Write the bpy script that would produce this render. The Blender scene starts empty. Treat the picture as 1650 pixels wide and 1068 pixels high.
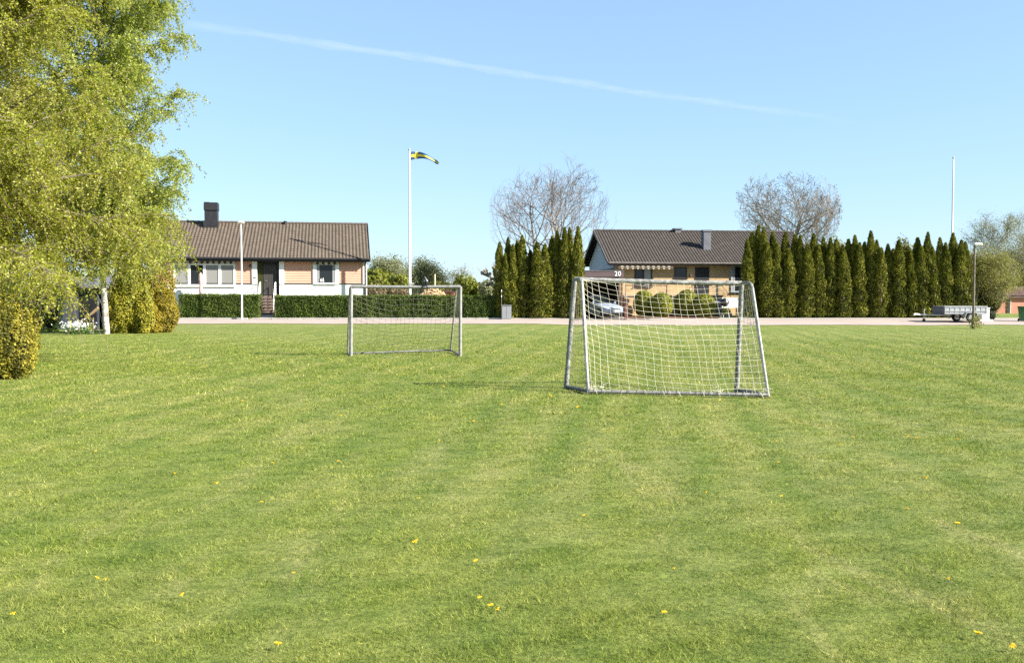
import bpy, math, random
import numpy as np
from mathutils import Vector, Matrix
random.seed(7)
rng = np.random.default_rng(7)
R = math.radians
sc = bpy.context.scene
col = sc.collection
F = 1500.0                      # focal length in photo pixels (photo is 1650 wide)
CAMZ = 1.71
PITCH = math.atan((534 - 477) / F)

# ------------------------------------------------------------------ pixel -> place helpers
cp, sp_ = math.cos(PITCH), math.sin(PITCH)
def ray(px, py):
    a, b = (px - 825) / F, (py - 534) / F
    return Vector((a, cp - b * sp_, -sp_ - b * cp))
def P(px, py, D):
    d = ray(px, py)
    return Vector((0, 0, CAMZ)) + d * (D / d.y)
def ss(x):
    x = np.clip(x, 0, 1)
    return x * x * (3 - 2 * x)
def gz_np(x, y):
    z = -0.085 * ss((x - 0.8) / 3.6) * ss((y - 6) / 8.)
    z = z + 0.012 * np.sin(x * 0.55 + 1.0) * np.cos(y * 0.4) * ss((y - 4) / 8.)
    ramp = np.interp(y, [57, 61.8, 62.0, 63.2, 66], [0, 0.14, 0.16, 0.26, 0.33])
    z = np.where(y > 57, z * np.clip((66 - y) / 9, 0.25, 1) + ramp, z)
    return z
def gz(x, y):
    return float(gz_np(np.array(float(x)), np.array(float(y))))
def ground_at(px, py):
    D = 30.
    for _ in range(40):
        p = P(px, py, D)
        d = ray(px, py)
        g = gz(p.x, p.y)
        D2 = (g - CAMZ) / d.z * d.y
        D = 0.5 * D + 0.5 * D2
    p = P(px, py, D)
    p.z = gz(p.x, p.y)
    return p

# ------------------------------------------------------------------ materials
def newmat(name):
    m = bpy.data.materials.new(name)
    m.use_nodes = True
    nt = m.node_tree
    return m, nt, nt.nodes['Principled BSDF'], nt.nodes['Material Output']
def pm(name, c1, c2=None, scale=8., rough=.7, bump=0., metal=0., detail=4., spec=.3, stretch=None, bscale=None):
    m, nt, b, out = newmat(name)
    b.inputs['Roughness'].default_value = rough
    b.inputs['Metallic'].default_value = metal
    b.inputs['Specular IOR Level'].default_value = spec
    c2 = c2 or tuple(x * .82 for x in c1)
    tc = nt.nodes.new('ShaderNodeTexCoord')
    mp = nt.nodes.new('ShaderNodeMapping')
    if stretch: mp.inputs['Scale'].default_value = stretch
    nt.links.new(tc.outputs['Object'], mp.inputs['Vector'])
    n = nt.nodes.new('ShaderNodeTexNoise')
    n.inputs['Scale'].default_value = scale
    n.inputs['Detail'].default_value = detail
    n.inputs['Roughness'].default_value = .65
    nt.links.new(mp.outputs[0], n.inputs['Vector'])
    r = nt.nodes.new('ShaderNodeValToRGB')
    r.color_ramp.elements[0].position = .35
    r.color_ramp.elements[1].position = .68
    r.color_ramp.elements[0].color = (*c2, 1)
    r.color_ramp.elements[1].color = (*c1, 1)
    nt.links.new(n.outputs['Fac'], r.inputs['Fac'])
    nt.links.new(r.outputs['Color'], b.inputs['Base Color'])
    if bump:
        n2 = nt.nodes.new('ShaderNodeTexNoise')
        n2.inputs['Scale'].default_value = bscale or scale * 4
        n2.inputs['Detail'].default_value = 3
        nt.links.new(mp.outputs[0], n2.inputs['Vector'])
        bp = nt.nodes.new('ShaderNodeBump')
        bp.inputs['Strength'].default_value = bump
        bp.inputs['Distance'].default_value = .02
        nt.links.new(n2.outputs['Fac'], bp.inputs['Height'])
        nt.links.new(bp.outputs[0], b.inputs['Normal'])
    return m
def leafmat(name, dark, mid, light, trans=.35, tcol=None, rough=.6):
    """foliage: colour per leaf from the face attribute 'tint'"""
    m, nt, b, out = newmat(name)
    at = nt.nodes.new('ShaderNodeAttribute'); at.attribute_name = 'tint'
    r = nt.nodes.new('ShaderNodeValToRGB')
    e = r.color_ramp.elements
    e[0].position = 0; e[0].color = (*dark, 1)
    e[1].position = 1; e[1].color = (*light, 1)
    x = e.new(.5); x.color = (*mid, 1)
    nt.links.new(at.outputs['Fac'], r.inputs['Fac'])
    nt.links.new(r.outputs[0], b.inputs['Base Color'])
    b.inputs['Roughness'].default_value = rough
    b.inputs['Specular IOR Level'].default_value = .25
    t = nt.nodes.new('ShaderNodeBsdfTranslucent')
    if tcol:
        mx = nt.nodes.new('ShaderNodeMix'); mx.data_type = 'RGBA'; mx.inputs[0].default_value = .5
        nt.links.new(r.outputs[0], mx.inputs[6]); mx.inputs[7].default_value = (*tcol, 1)
        nt.links.new(mx.outputs[2], t.inputs['Color'])
    else:
        nt.links.new(r.outputs[0], t.inputs['Color'])
    ms = nt.nodes.new('ShaderNodeMixShader'); ms.inputs[0].default_value = trans
    nt.links.new(b.outputs[0], ms.inputs[1]); nt.links.new(t.outputs[0], ms.inputs[2])
    nt.links.new(ms.outputs[0], out.inputs['Surface'])
    return m
def glassmat(name, c, rough=.05):
    m, nt, b, out = newmat(name)
    b.inputs['Base Color'].default_value = (*c, 1)
    b.inputs['Roughness'].default_value = rough
    b.inputs['Specular IOR Level'].default_value = .3
    n = nt.nodes.new('ShaderNodeTexNoise'); n.inputs['Scale'].default_value = 1.3
    bp = nt.nodes.new('ShaderNodeBump'); bp.inputs['Strength'].default_value = .05; bp.inputs['Distance'].default_value = .01
    tc = nt.nodes.new('ShaderNodeTexCoord')
    nt.links.new(tc.outputs['Object'], n.inputs['Vector'])
    nt.links.new(n.outputs['Fac'], bp.inputs['Height']); nt.links.new(bp.outputs[0], b.inputs['Normal'])
    return m
def roofmat(name, dark, mid, light, lichen=0.):
    m, nt, b, out = newmat(name)
    at = nt.nodes.new('ShaderNodeAttribute'); at.attribute_name = 'tint'
    r = nt.nodes.new('ShaderNodeValToRGB')
    e = r.color_ramp.elements
    e[0].color = (*dark, 1); e[1].color = (*light, 1)
    x = e.new(.5); x.color = (*mid, 1)
    nt.links.new(at.outputs['Fac'], r.inputs['Fac'])
    tc = nt.nodes.new('ShaderNodeTexCoord')
    n = nt.nodes.new('ShaderNodeTexNoise'); n.inputs['Scale'].default_value = 1.2; n.inputs['Detail'].default_value = 6; n.inputs['Roughness'].default_value = .75
    nt.links.new(tc.outputs['Object'], n.inputs['Vector'])
    r2 = nt.nodes.new('ShaderNodeValToRGB')
    r2.color_ramp.elements[0].position = .58; r2.color_ramp.elements[1].position = .72
    nt.links.new(n.outputs['Fac'], r2.inputs['Fac'])
    mu = nt.nodes.new('ShaderNodeMath'); mu.operation = 'MULTIPLY'; mu.inputs[1].default_value = lichen
    nt.links.new(r2.outputs[0], mu.inputs[0])
    mx = nt.nodes.new('ShaderNodeMix'); mx.data_type = 'RGBA'
    nt.links.new(mu.outputs[0], mx.inputs[0]); nt.links.new(r.outputs[0], mx.inputs[6]); mx.inputs[7].default_value = (.16, .14, .11, 1)
    nt.links.new(mx.outputs[2], b.inputs['Base Color'])
    b.inputs['Roughness'].default_value = .75
    return m
def brickmat(name, c1, c2, mortar):
    m, nt, b, out = newmat(name)
    tc = nt.nodes.new('ShaderNodeTexCoord'); sx = nt.nodes.new('ShaderNodeSeparateXYZ'); cx = nt.nodes.new('ShaderNodeCombineXYZ')
    ad = nt.nodes.new('ShaderNodeMath'); ad.operation = 'ADD'
    nt.links.new(tc.outputs['Object'], sx.inputs[0])
    nt.links.new(sx.outputs[0], ad.inputs[0]); nt.links.new(sx.outputs[1], ad.inputs[1])
    nt.links.new(ad.outputs[0], cx.inputs[0]); nt.links.new(sx.outputs[2], cx.inputs[1])
    br = nt.nodes.new('ShaderNodeTexBrick')
    br.inputs['Color1'].default_value = (*c1, 1); br.inputs['Color2'].default_value = (*c2, 1); br.inputs['Mortar'].default_value = (*mortar, 1)
    br.inputs['Scale'].default_value = 1; br.inputs['Brick Width'].default_value = .26; br.inputs['Row Height'].default_value = .075; br.inputs['Mortar Size'].default_value = .008
    nt.links.new(cx.outputs[0], br.inputs['Vector'])
    n = nt.nodes.new('ShaderNodeTexNoise'); n.inputs['Scale'].default_value = 2.5; n.inputs['Detail'].default_value = 5
    nt.links.new(tc.outputs['Object'], n.inputs['Vector'])
    mx = nt.nodes.new('ShaderNodeMix'); mx.data_type = 'RGBA'; mx.blend_type = 'MULTIPLY'; mx.inputs[0].default_value = .5
    nt.links.new(br.outputs[0], mx.inputs[6]); nt.links.new(n.outputs['Fac'], mx.inputs[7])
    hs = nt.nodes.new('ShaderNodeHueSaturation'); hs.inputs['Value'].default_value = 1.35
    nt.links.new(mx.outputs[2], hs.inputs['Color'])
    nt.links.new(hs.outputs[0], b.inputs['Base Color'])
    b.inputs['Roughness'].default_value = .85
    return m

M = {}
M['white'] = pm('white_paint', (.8, .79, .76), (.7, .69, .66), 3, .6, .05)
M['whiteplaster'] = pm('white_plaster', (.78, .77, .75), (.66, .65, .63), 1.5, .85, .25, bscale=30)
M['orange'] = pm('apricot_cladding', (.6, .33, .235), (.52, .28, .195), 2.0, .7, .08, stretch=(.4, 1, 3))
M['dark'] = pm('dark_trim_and_shade', (.014, .014, .017), (.024, .024, .028), 4, .55)
M['black'] = pm('black_metal_and_shade', (.012, .012, .013), (.02, .02, .022), 5, .4, spec=.4)
M['doordark'] = pm('dark_door_boards', (.05, .045, .042), (.035, .032, .03), 6, .6, .1, stretch=(6, 1, .5))
M['brown'] = pm('brown_wood', (.1, .065, .055), (.07, .045, .04), 5, .7, .1, stretch=(.3, 1, 4))
M['mauve'] = pm('mauve_brown_boards', (.115, .082, .084), (.085, .06, .062), 4, .75, .1, stretch=(.3, 1, 5))
M['greywood'] = pm('grey_bargeboard', (.16, .145, .135), (.09, .08, .075), 5, .8, .1)
M['greyblue'] = pm('grey_blue_boards', (.3, .36, .42), (.24, .29, .345), 6, .75, .1, stretch=(6, 6, .3))
M['brick'] = brickmat('yellow_brick', (.43, .29, .135), (.36, .235, .1), (.34, .28, .2))
M['redbrick'] = brickmat('red_brick', (.5, .19, .12), (.43, .155, .095), (.3, .2, .16))
M['concrete'] = pm('concrete', (.32, .29, .26), (.22, .2, .18), 6, .9, .2)
M['kerb'] = pm('kerb_stone', (.46, .44, .42), (.33, .31, .3), 3, .9, .15)
M['step'] = pm('brown_step_stone', (.17, .125, .1), (.12, .09, .075), 6, .85, .15)
M['roof_a'] = roofmat('concrete_tiles_brown', (.052, .038, .027), (.072, .054, .038), (.092, .07, .05), .08)
M['roof_b'] = roofmat('old_dark_tiles', (.021, .0155, .012), (.033, .0245, .019), (.047, .036, .029), .45)
M['roof_c'] = roofmat('dark_red_tiles', (.05, .02, .017), (.07, .027, .021), (.085, .034, .027))
M['glass'] = glassmat('window_glass', (.015, .018, .02))
M['glasscurtain'] = glassmat('window_with_pale_curtain', (.22, .22, .21), .12)
M['glassgreen'] = glassmat('side_glass_green_reflection', (.03, .035, .015), .1)  # green tint paints a dark reflection into the glass
M['curtain'] = pm('grey_curtain', (.33, .33, .34), (.24, .24, .25), 10, .9, stretch=(6, 6, .2))
M['valance'] = pm('valance_cloth', (.5, .48, .44), (.4, .38, .35), 8, .9)
M['awndark'] = pm('brown_stripe_and_shade_band', (.09, .07, .055), (.07, .055, .045), 6, .9)
M['awnlight'] = pm('cream_awning_stripe', (.5, .46, .33), (.42, .38, .27), 6, .9)
M['galv'] = pm('galvanised_steel', (.42, .43, .44), (.3, .31, .32), 7, .45, .05, metal=.3)
M['polewhite'] = pm('white_pole', (.75, .75, .74), (.66, .66, .65), 2, .4)
M['goalpaint'] = pm('weathered_goal_paint', (.31, .31, .285), (.09, .09, .085), 12, .6, .25, detail=8)
M['goalgrey'] = pm('grey_goal_tube', (.29, .285, .275), (.16, .16, .155), 12, .5, .15, detail=7)
M['goaldark'] = pm('soiled_ground_bar', (.2, .2, .19), (.1, .1, .095), 10, .7, .2)
M['strut'] = pm('chipped_white_strut', (.4, .395, .37), (.17, .17, .16), 10, .6, .2, detail=7)
M['net'] = pm('cream_net_cord', (.62, .59, .45), (.5, .47, .36), 6, .9)
M['netgrey'] = pm('grey_net_cord', (.2, .19, .15), (.13, .125, .1), 6, .9)
M['silverblue'] = pm('silver_blue_car_paint', (.3, .35, .43), (.28, .33, .41), 2, .25, metal=.3, spec=.6)
M['carglass'] = glassmat('car_glass', (.01, .014, .016), .04)
M['tyre'] = pm('rubber', (.02, .02, .02), (.03, .03, .03), 10, .85)
M['rim'] = pm('wheel_rim', (.5, .5, .5), (.4, .4, .4), 6, .35, metal=.6)
M['lampglass'] = glassmat('headlamp', (.6, .62, .65), .1)
M['plate'] = pm('number_plate_white', (.75, .75, .75), (.7, .7, .7), 5, .4)
M['greenplastic'] = pm('green_plastic', (.02, .11, .035), (.016, .09, .03), 3, .45)
M['pink'] = pm('faded_pink_cloth', (.62, .38, .36), (.5, .28, .27), 9, .9, stretch=(4, 4, .3))
M['bark'] = pm('grey_brown_bark', (.2, .165, .125), (.11, .09, .07), 10, .9, .3)
M['palebark'] = pm('pale_bark', (.3, .26, .2), (.17, .145, .115), 7, .9, .3)
M['twig'] = pm('purplish_twig', (.19, .135, .1), (.125, .088, .066), 3, .9)
M['birchbark'] = pm('birch_bark', (.66, .62, .54), (.1, .085, .07), 3.2, .8, .3, detail=8, stretch=(1, 1, 2.5))
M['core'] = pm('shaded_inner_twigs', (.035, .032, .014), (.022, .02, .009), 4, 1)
M['soil'] = pm('reddish_mulch', (.2, .09, .05), (.1, .05, .03), 9, .95, .5)
M['wood'] = pm('split_firewood', (.5, .36, .2), (.3, .2, .12), 4, .9, .2)
M['greywall'] = pm('dark_blue_grey_boards', (.06, .07, .1), (.04, .048, .07), 5, .8, .1, stretch=(5, 5, .3))
M['tin'] = pm('grey_sheet_and_shade', (.14, .145, .165), (.1, .105, .12), 3, .6)
M['cabinet'] = pm('grey_cabinet', (.27, .28, .295), (.23, .24, .25), 3, .55)
M['red'] = pm('red_paint', (.3, .05, .04), (.22, .04, .03), 4, .6)
M['terracotta'] = pm('reddish_brown_pot', (.16, .07, .055), (.11, .05, .04), 6, .8)
M['yellowfl'] = pm('dandelion_yellow', (.85, .55, .01), (.75, .42, .01), 40, .8)
M['stemgreen'] = pm('stem_green', (.1, .16, .04), (.07, .12, .03), 20, .7)
M['numwhite'] = pm('number_white', (.82, .82, .82), (.78, .78, .78), 4, .5)
M['blue'] = pm('flag_blue', (.01, .055, .17), (.01, .05, .15), 4, .8)
M['magblack'] = pm('magpie_black', (.012, .013, .02), (.01, .01, .014), 8, .45, spec=.5)
M['magwhite'] = pm('magpie_white', (.8, .8, .8), (.72, .72, .72), 8, .8)

L = {}
L['birch'] = leafmat('birch_leaf', (.12, .155, .018), (.275, .33, .045), (.5, .54, .2), .52, (.4, .46, .03), rough=.4)
L['birchyellow'] = leafmat('yellow_birch_leaf', (.125, .15, .012), (.27, .295, .026), (.47, .48, .13), .52, (.44, .43, .02), rough=.45)
L['thuja'] = leafmat('thuja_spray', (.042, .05, .006), (.125, .138, .014), (.26, .25, .034), .27)
L['gold'] = leafmat('golden_conifer', (.09, .075, .006), (.225, .178, .014), (.37, .29, .03), .25)
L['goldgreen'] = leafmat('yellow_green_conifer', (.09, .095, .008), (.24, .225, .018), (.4, .36, .04), .25)
L['goldolive'] = leafmat('olive_gold_conifer', (.05, .055, .006), (.185, .17, .016), (.38, .33, .04), .28)
L['hedge'] = leafmat('privet_leaf', (.025, .045, .006), (.07, .115, .014), (.16, .21, .035), .25)
L['dome'] = leafmat('clipped_conifer', (.09, .11, .008), (.2, .215, .018), (.33, .32, .035), .25)
L['olive'] = leafmat('young_olive_leaf', (.1, .11, .022), (.21, .21, .048), (.31, .3, .09), .42)
L['greygreen'] = leafmat('grey_green_leaf', (.11, .125, .055), (.2, .215, .105), (.28, .29, .16), .35)
L['fresh'] = leafmat('fresh_spring_leaf', (.08, .1, .01), (.15, .17, .02), (.22, .23, .035), .35)
L['brownish'] = leafmat('brown_undergrowth', (.1, .075, .04), (.16, .12, .065), (.2, .17, .09), .2)
L['distant'] = leafmat('far_wood', (.1, .085, .07), (.14, .12, .1), (.16, .15, .11), .1)
L['darkgreen'] = leafmat('dark_pine', (.02, .035, .02), (.035, .055, .03), (.05, .075, .045), .1)
L['petal'] = leafmat('white_petal', (.6, .6, .55), (.75, .75, .7), (.8, .8, .78), .3)
L['blade'] = leafmat('flower_leaf', (.05, .1, .02), (.09, .16, .03), (.14, .2, .05), .3)

# ------------------------------------------------------------------ objects
def tag(o, label=None, cat=None, group=None, kind=None):
    if label: o['label'] = label
    if cat: o['category'] = cat
    if group: o['group'] = group
    if kind: o['kind'] = kind
    return o
def thing(name, loc, label, cat, rz=0., group=None):
    o = bpy.data.objects.new(name, None)
    col.objects.link(o)
    o.location = loc; o.rotation_euler = (0, 0, rz)
    o.empty_display_size = .2
    return tag(o, label, cat, group)
def wmat(o):
    m = Matrix.Identity(4)
    while o is not None:
        m = o.matrix_basis @ m
        o = o.parent
    return m
def rawmesh(name, V, Fq, mat, parent=None, tint=None, smooth=False):
    """numpy mesh: V (n,3); Fq (m,k) all faces with k corners. local coordinates"""
    V = np.asarray(V, dtype=np.float32); Fq = np.asarray(Fq, dtype=np.int32)
    me = bpy.data.meshes.new(name)
    me.vertices.add(len(V)); me.vertices.foreach_set('co', V.ravel())
    k = Fq.shape[1]
    me.loops.add(Fq.size); me.loops.foreach_set('vertex_index', Fq.ravel())
    me.polygons.add(len(Fq)); me.polygons.foreach_set('loop_start', np.arange(0, Fq.size, k, dtype=np.int32))
    if smooth: me.polygons.foreach_set('use_smooth', np.ones(len(Fq), dtype=bool))
    me.update(calc_edges=True)
    if tint is not None:
        a = me.attributes.new('tint', 'FLOAT', 'FACE'); a.data.foreach_set('value', np.asarray(tint, dtype=np.float32))
    me.materials.append(mat)
    o = bpy.data.objects.new(name, me); col.objects.link(o)
    if parent is not None: o.parent = parent
    return o
class MB:
    def __init__(s): s.v = []; s.f = []; s.t = []
    def add(s, vs, fs, t=.5):
        b = len(s.v); s.v += [tuple(v) for v in vs]; s.f += [tuple(i + b for i in f) for f in fs]; s.t += [t] * len(fs); return s
    def box(s, a, b, mtx=None):
        (x0, y0, z0), (x1, y1, z1) = a, b
        vs = [Vector(c) for c in ((x0, y0, z0), (x1, y0, z0), (x1, y1, z0), (x0, y1, z0), (x0, y0, z1), (x1, y0, z1), (x1, y1, z1), (x0, y1, z1))]
        if mtx is not None: vs = [mtx @ v for v in vs]
        return s.add(vs, [(0, 3, 2, 1), (4, 5, 6, 7), (0, 1, 5, 4), (1, 2, 6, 5), (2, 3, 7, 6), (3, 0, 4, 7)])
    def tube(s, pts, rad, n=6, cap=True):
        pts = [Vector(p) for p in pts]
        if not hasattr(rad, '__len__'): rad = [rad] * len(pts)
        rings = []; up = None
        for i, p in enumerate(pts):
            d = (pts[min(i + 1, len(pts) - 1)] - pts[max(i - 1, 0)])
            d = d.normalized() if d.length > 1e-9 else Vector((0, 0, 1))
            if up is None:
                up = Vector((0, 0, 1)) if abs(d.z) < .9 else Vector((1, 0, 0))
            a = d.cross(up).normalized(); b_ = a.cross(d); up = b_
            rings.append([p + (a * math.cos(2 * math.pi * k / n) + b_ * math.sin(2 * math.pi * k / n)) * rad[i] for k in range(n)])
        vs = [v for r in rings for v in r]; fs = []
        for i in range(len(pts) - 1):
            for k in range(n):
                fs.append((i * n + k, i * n + (k + 1) % n, (i + 1) * n + (k + 1) % n, (i + 1) * n + k))
        if cap:
            fs.append(tuple(range(n - 1, -1, -1))); fs.append(tuple((len(pts) - 1) * n + k for k in range(n)))
        return s.add(vs, fs)
    def lathe(s, prof, n=16, c=(0, 0, 0), axis='z'):
        vs = []
        for r, h in prof:
            for k in range(n):
                a = 2 * math.pi * k / n
                x, y = r * math.cos(a), r * math.sin(a)
                vs.append((c[0] + x, c[1] + y, c[2] + h) if axis == 'z' else ((c[0] + x, c[1] + h, c[2] + y) if axis == 'y' else (c[0] + h, c[1] + x, c[2] + y)))
        fs = [(i * n + k, i * n + (k + 1) % n, (i + 1) * n + (k + 1) % n, (i + 1) * n + k) for i in range(len(prof) - 1) for k in range(n)]
        fs.append(tuple(range(n - 1, -1, -1))); fs.append(tuple((len(prof) - 1) * n + k for k in range(n)))
        return s.add(vs, fs)
    def prism(s, poly, v0, v1, axis='y'):
        """poly in two axes extruded along the third"""
        n = len(poly)
        mk = {'y': lambda a, b, c: (a, c, b), 'x': lambda a, b, c: (c, a, b), 'z': lambda a, b, c: (a, b, c)}[axis]
        vs = [mk(a, b, v0) for a, b in poly] + [mk(a, b, v1) for a, b in poly]
        fs = [tuple(range(n)), tuple(range(2 * n - 1, n - 1, -1))] + [(i, i + n, (i + 1) % n + n, (i + 1) % n) for i in range(n)]
        return s.add(vs, fs)
    def build(s, name, mat, parent=None, smooth=False, bevel=0., world=False):
        me = bpy.data.meshes.new(name)
        me.from_pydata(s.v, [], s.f)
        if world and parent is not None: me.transform(wmat(parent).inverted())
        a = me.attributes.new('tint', 'FLOAT', 'FACE'); a.data.foreach_set('value', np.array(s.t, dtype=np.float32))
        me.update()
        import bmesh
        bm = bmesh.new(); bm.from_mesh(me); bmesh.ops.recalc_face_normals(bm, faces=bm.faces[:])
        if bevel:
            bmesh.ops.bevel(bm, geom=[e for e in bm.edges if len(e.link_faces) == 2 and e.calc_face_angle() > .6], offset=bevel, segments=2, affect='EDGES', clamp_overlap=True)
        bm.to_mesh(me); bm.free()
        if smooth:
            me.polygons.foreach_set('use_smooth', np.ones(len(me.polygons), dtype=bool))
            me.set_sharp_from_angle(angle=R(40))
        me.materials.append(mat)
        o = bpy.data.objects.new(name, me); col.objects.link(o)
        if parent is not None: o.parent = parent
        return o
def copy_tree(o, parent=None):
    c = o.copy(); col.objects.link(c)
    if parent is not None: c.parent = parent
    for ch in list(o.children): copy_tree(ch, c)
    return c

# leaf clouds ------------------------------------------------------
def leafquads(C, size, nrm=None, jit=1., aspect=.7, up_bias=0., g=rng):
    """one quad per centre. C (n,3). nrm (n,3) preferred normals. returns V,F"""
    n = len(C)
    N = g.normal(size=(n, 3)) * jit
    if nrm is not None: N = N + nrm
    N[:, 2] += up_bias
    N /= np.linalg.norm(N, axis=1, keepdims=True) + 1e-9
    A = np.cross(N, g.normal(size=(n, 3))); A /= np.linalg.norm(A, axis=1, keepdims=True) + 1e-9
    B = np.cross(N, A)
    s = np.asarray(size).reshape(-1, 1) * np.ones((n, 1))
    A = A * s * .5; B = B * s * .5 * aspect
    V = np.stack([C - A, C - B * .9, C + A, C + B * .9], 1).reshape(-1, 3)     # rhombus leaf
    Fq = np.arange(4 * n).reshape(n, 4)
    return V, Fq
def lump_noise(Pn, f, seed=0):
    g = np.random.default_rng(seed)
    out = np.zeros(len(Pn))
    for k in range(5):
        d = g.normal(size=3) * f * (1 + .5 * k); ph = g.uniform(0, 6.28)
        out += np.sin(Pn @ d + ph) / (1 + .35 * k)
    return out / 2.2

# ------------------------------------------------------------------ camera, sun, sky
cam_d = bpy.data.cameras.new('camera'); cam = bpy.data.objects.new('camera', cam_d); col.objects.link(cam)
cam.location = (0, 0, CAMZ); cam.rotation_euler = (math.pi / 2 - PITCH, 0, 0)
cam_d.sensor_fit = 'HORIZONTAL'; cam_d.sensor_width = 36; cam_d.lens = 36 * F / 1650
cam_d.clip_start = .1; cam_d.clip_end = 60000
sc.camera = cam
EL = R(32); AZ = R(109)
S = Vector((math.sin(AZ) * math.cos(EL), math.cos(AZ) * math.cos(EL), math.sin(EL)))
sun_d = bpy.data.lights.new('sun', 'SUN'); sun = bpy.data.objects.new('sun', sun_d); col.objects.link(sun)
sun_d.energy = 5.0; sun_d.angle = R(.53); sun_d.color = (1, .93, .82)
sun.rotation_euler = S.to_track_quat('Z', 'Y').to_euler()
sun.location = (30, -10, 30)
w = bpy.data.worlds.new('World'); sc.world = w; w.use_nodes = True
nt = w.node_tree
sky = nt.nodes.new('ShaderNodeTexSky'); sky.sky_type = 'NISHITA'; sky.sun_disc = False
sky.sun_elevation = EL; sky.sun_rotation = AZ
sky.air_density = 1.0; sky.dust_density = .3; sky.ozone_density = 6.0; sky.altitude = 0
bg = nt.nodes['Background']; bg.inputs['Strength'].default_value = .15
gmm = nt.nodes.new('ShaderNodeGamma'); gmm.inputs[1].default_value = .5          # the camera's soft highlight roll-off
tnt = nt.nodes.new('ShaderNodeMix'); tnt.data_type = 'RGBA'; tnt.blend_type = 'MULTIPLY'; tnt.inputs[0].default_value = 1; tnt.inputs[7].default_value = (.765, .892, 1, 1)
nt.links.new(sky.outputs[0], gmm.inputs[0]); nt.links.new(gmm.outputs[0], tnt.inputs[6]); nt.links.new(tnt.outputs[2], bg.inputs['Color'])
sc.view_settings.view_transform = 'Standard'; sc.view_settings.look = 'None'
sc.view_settings.exposure = 1.75; sc.view_settings.gamma = 1
sc.cycles.max_bounces = 6; sc.cycles.transparent_max_bounces = 12; sc.cycles.transmission_bounces = 4
sc.cycles.use_denoising = False

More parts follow.
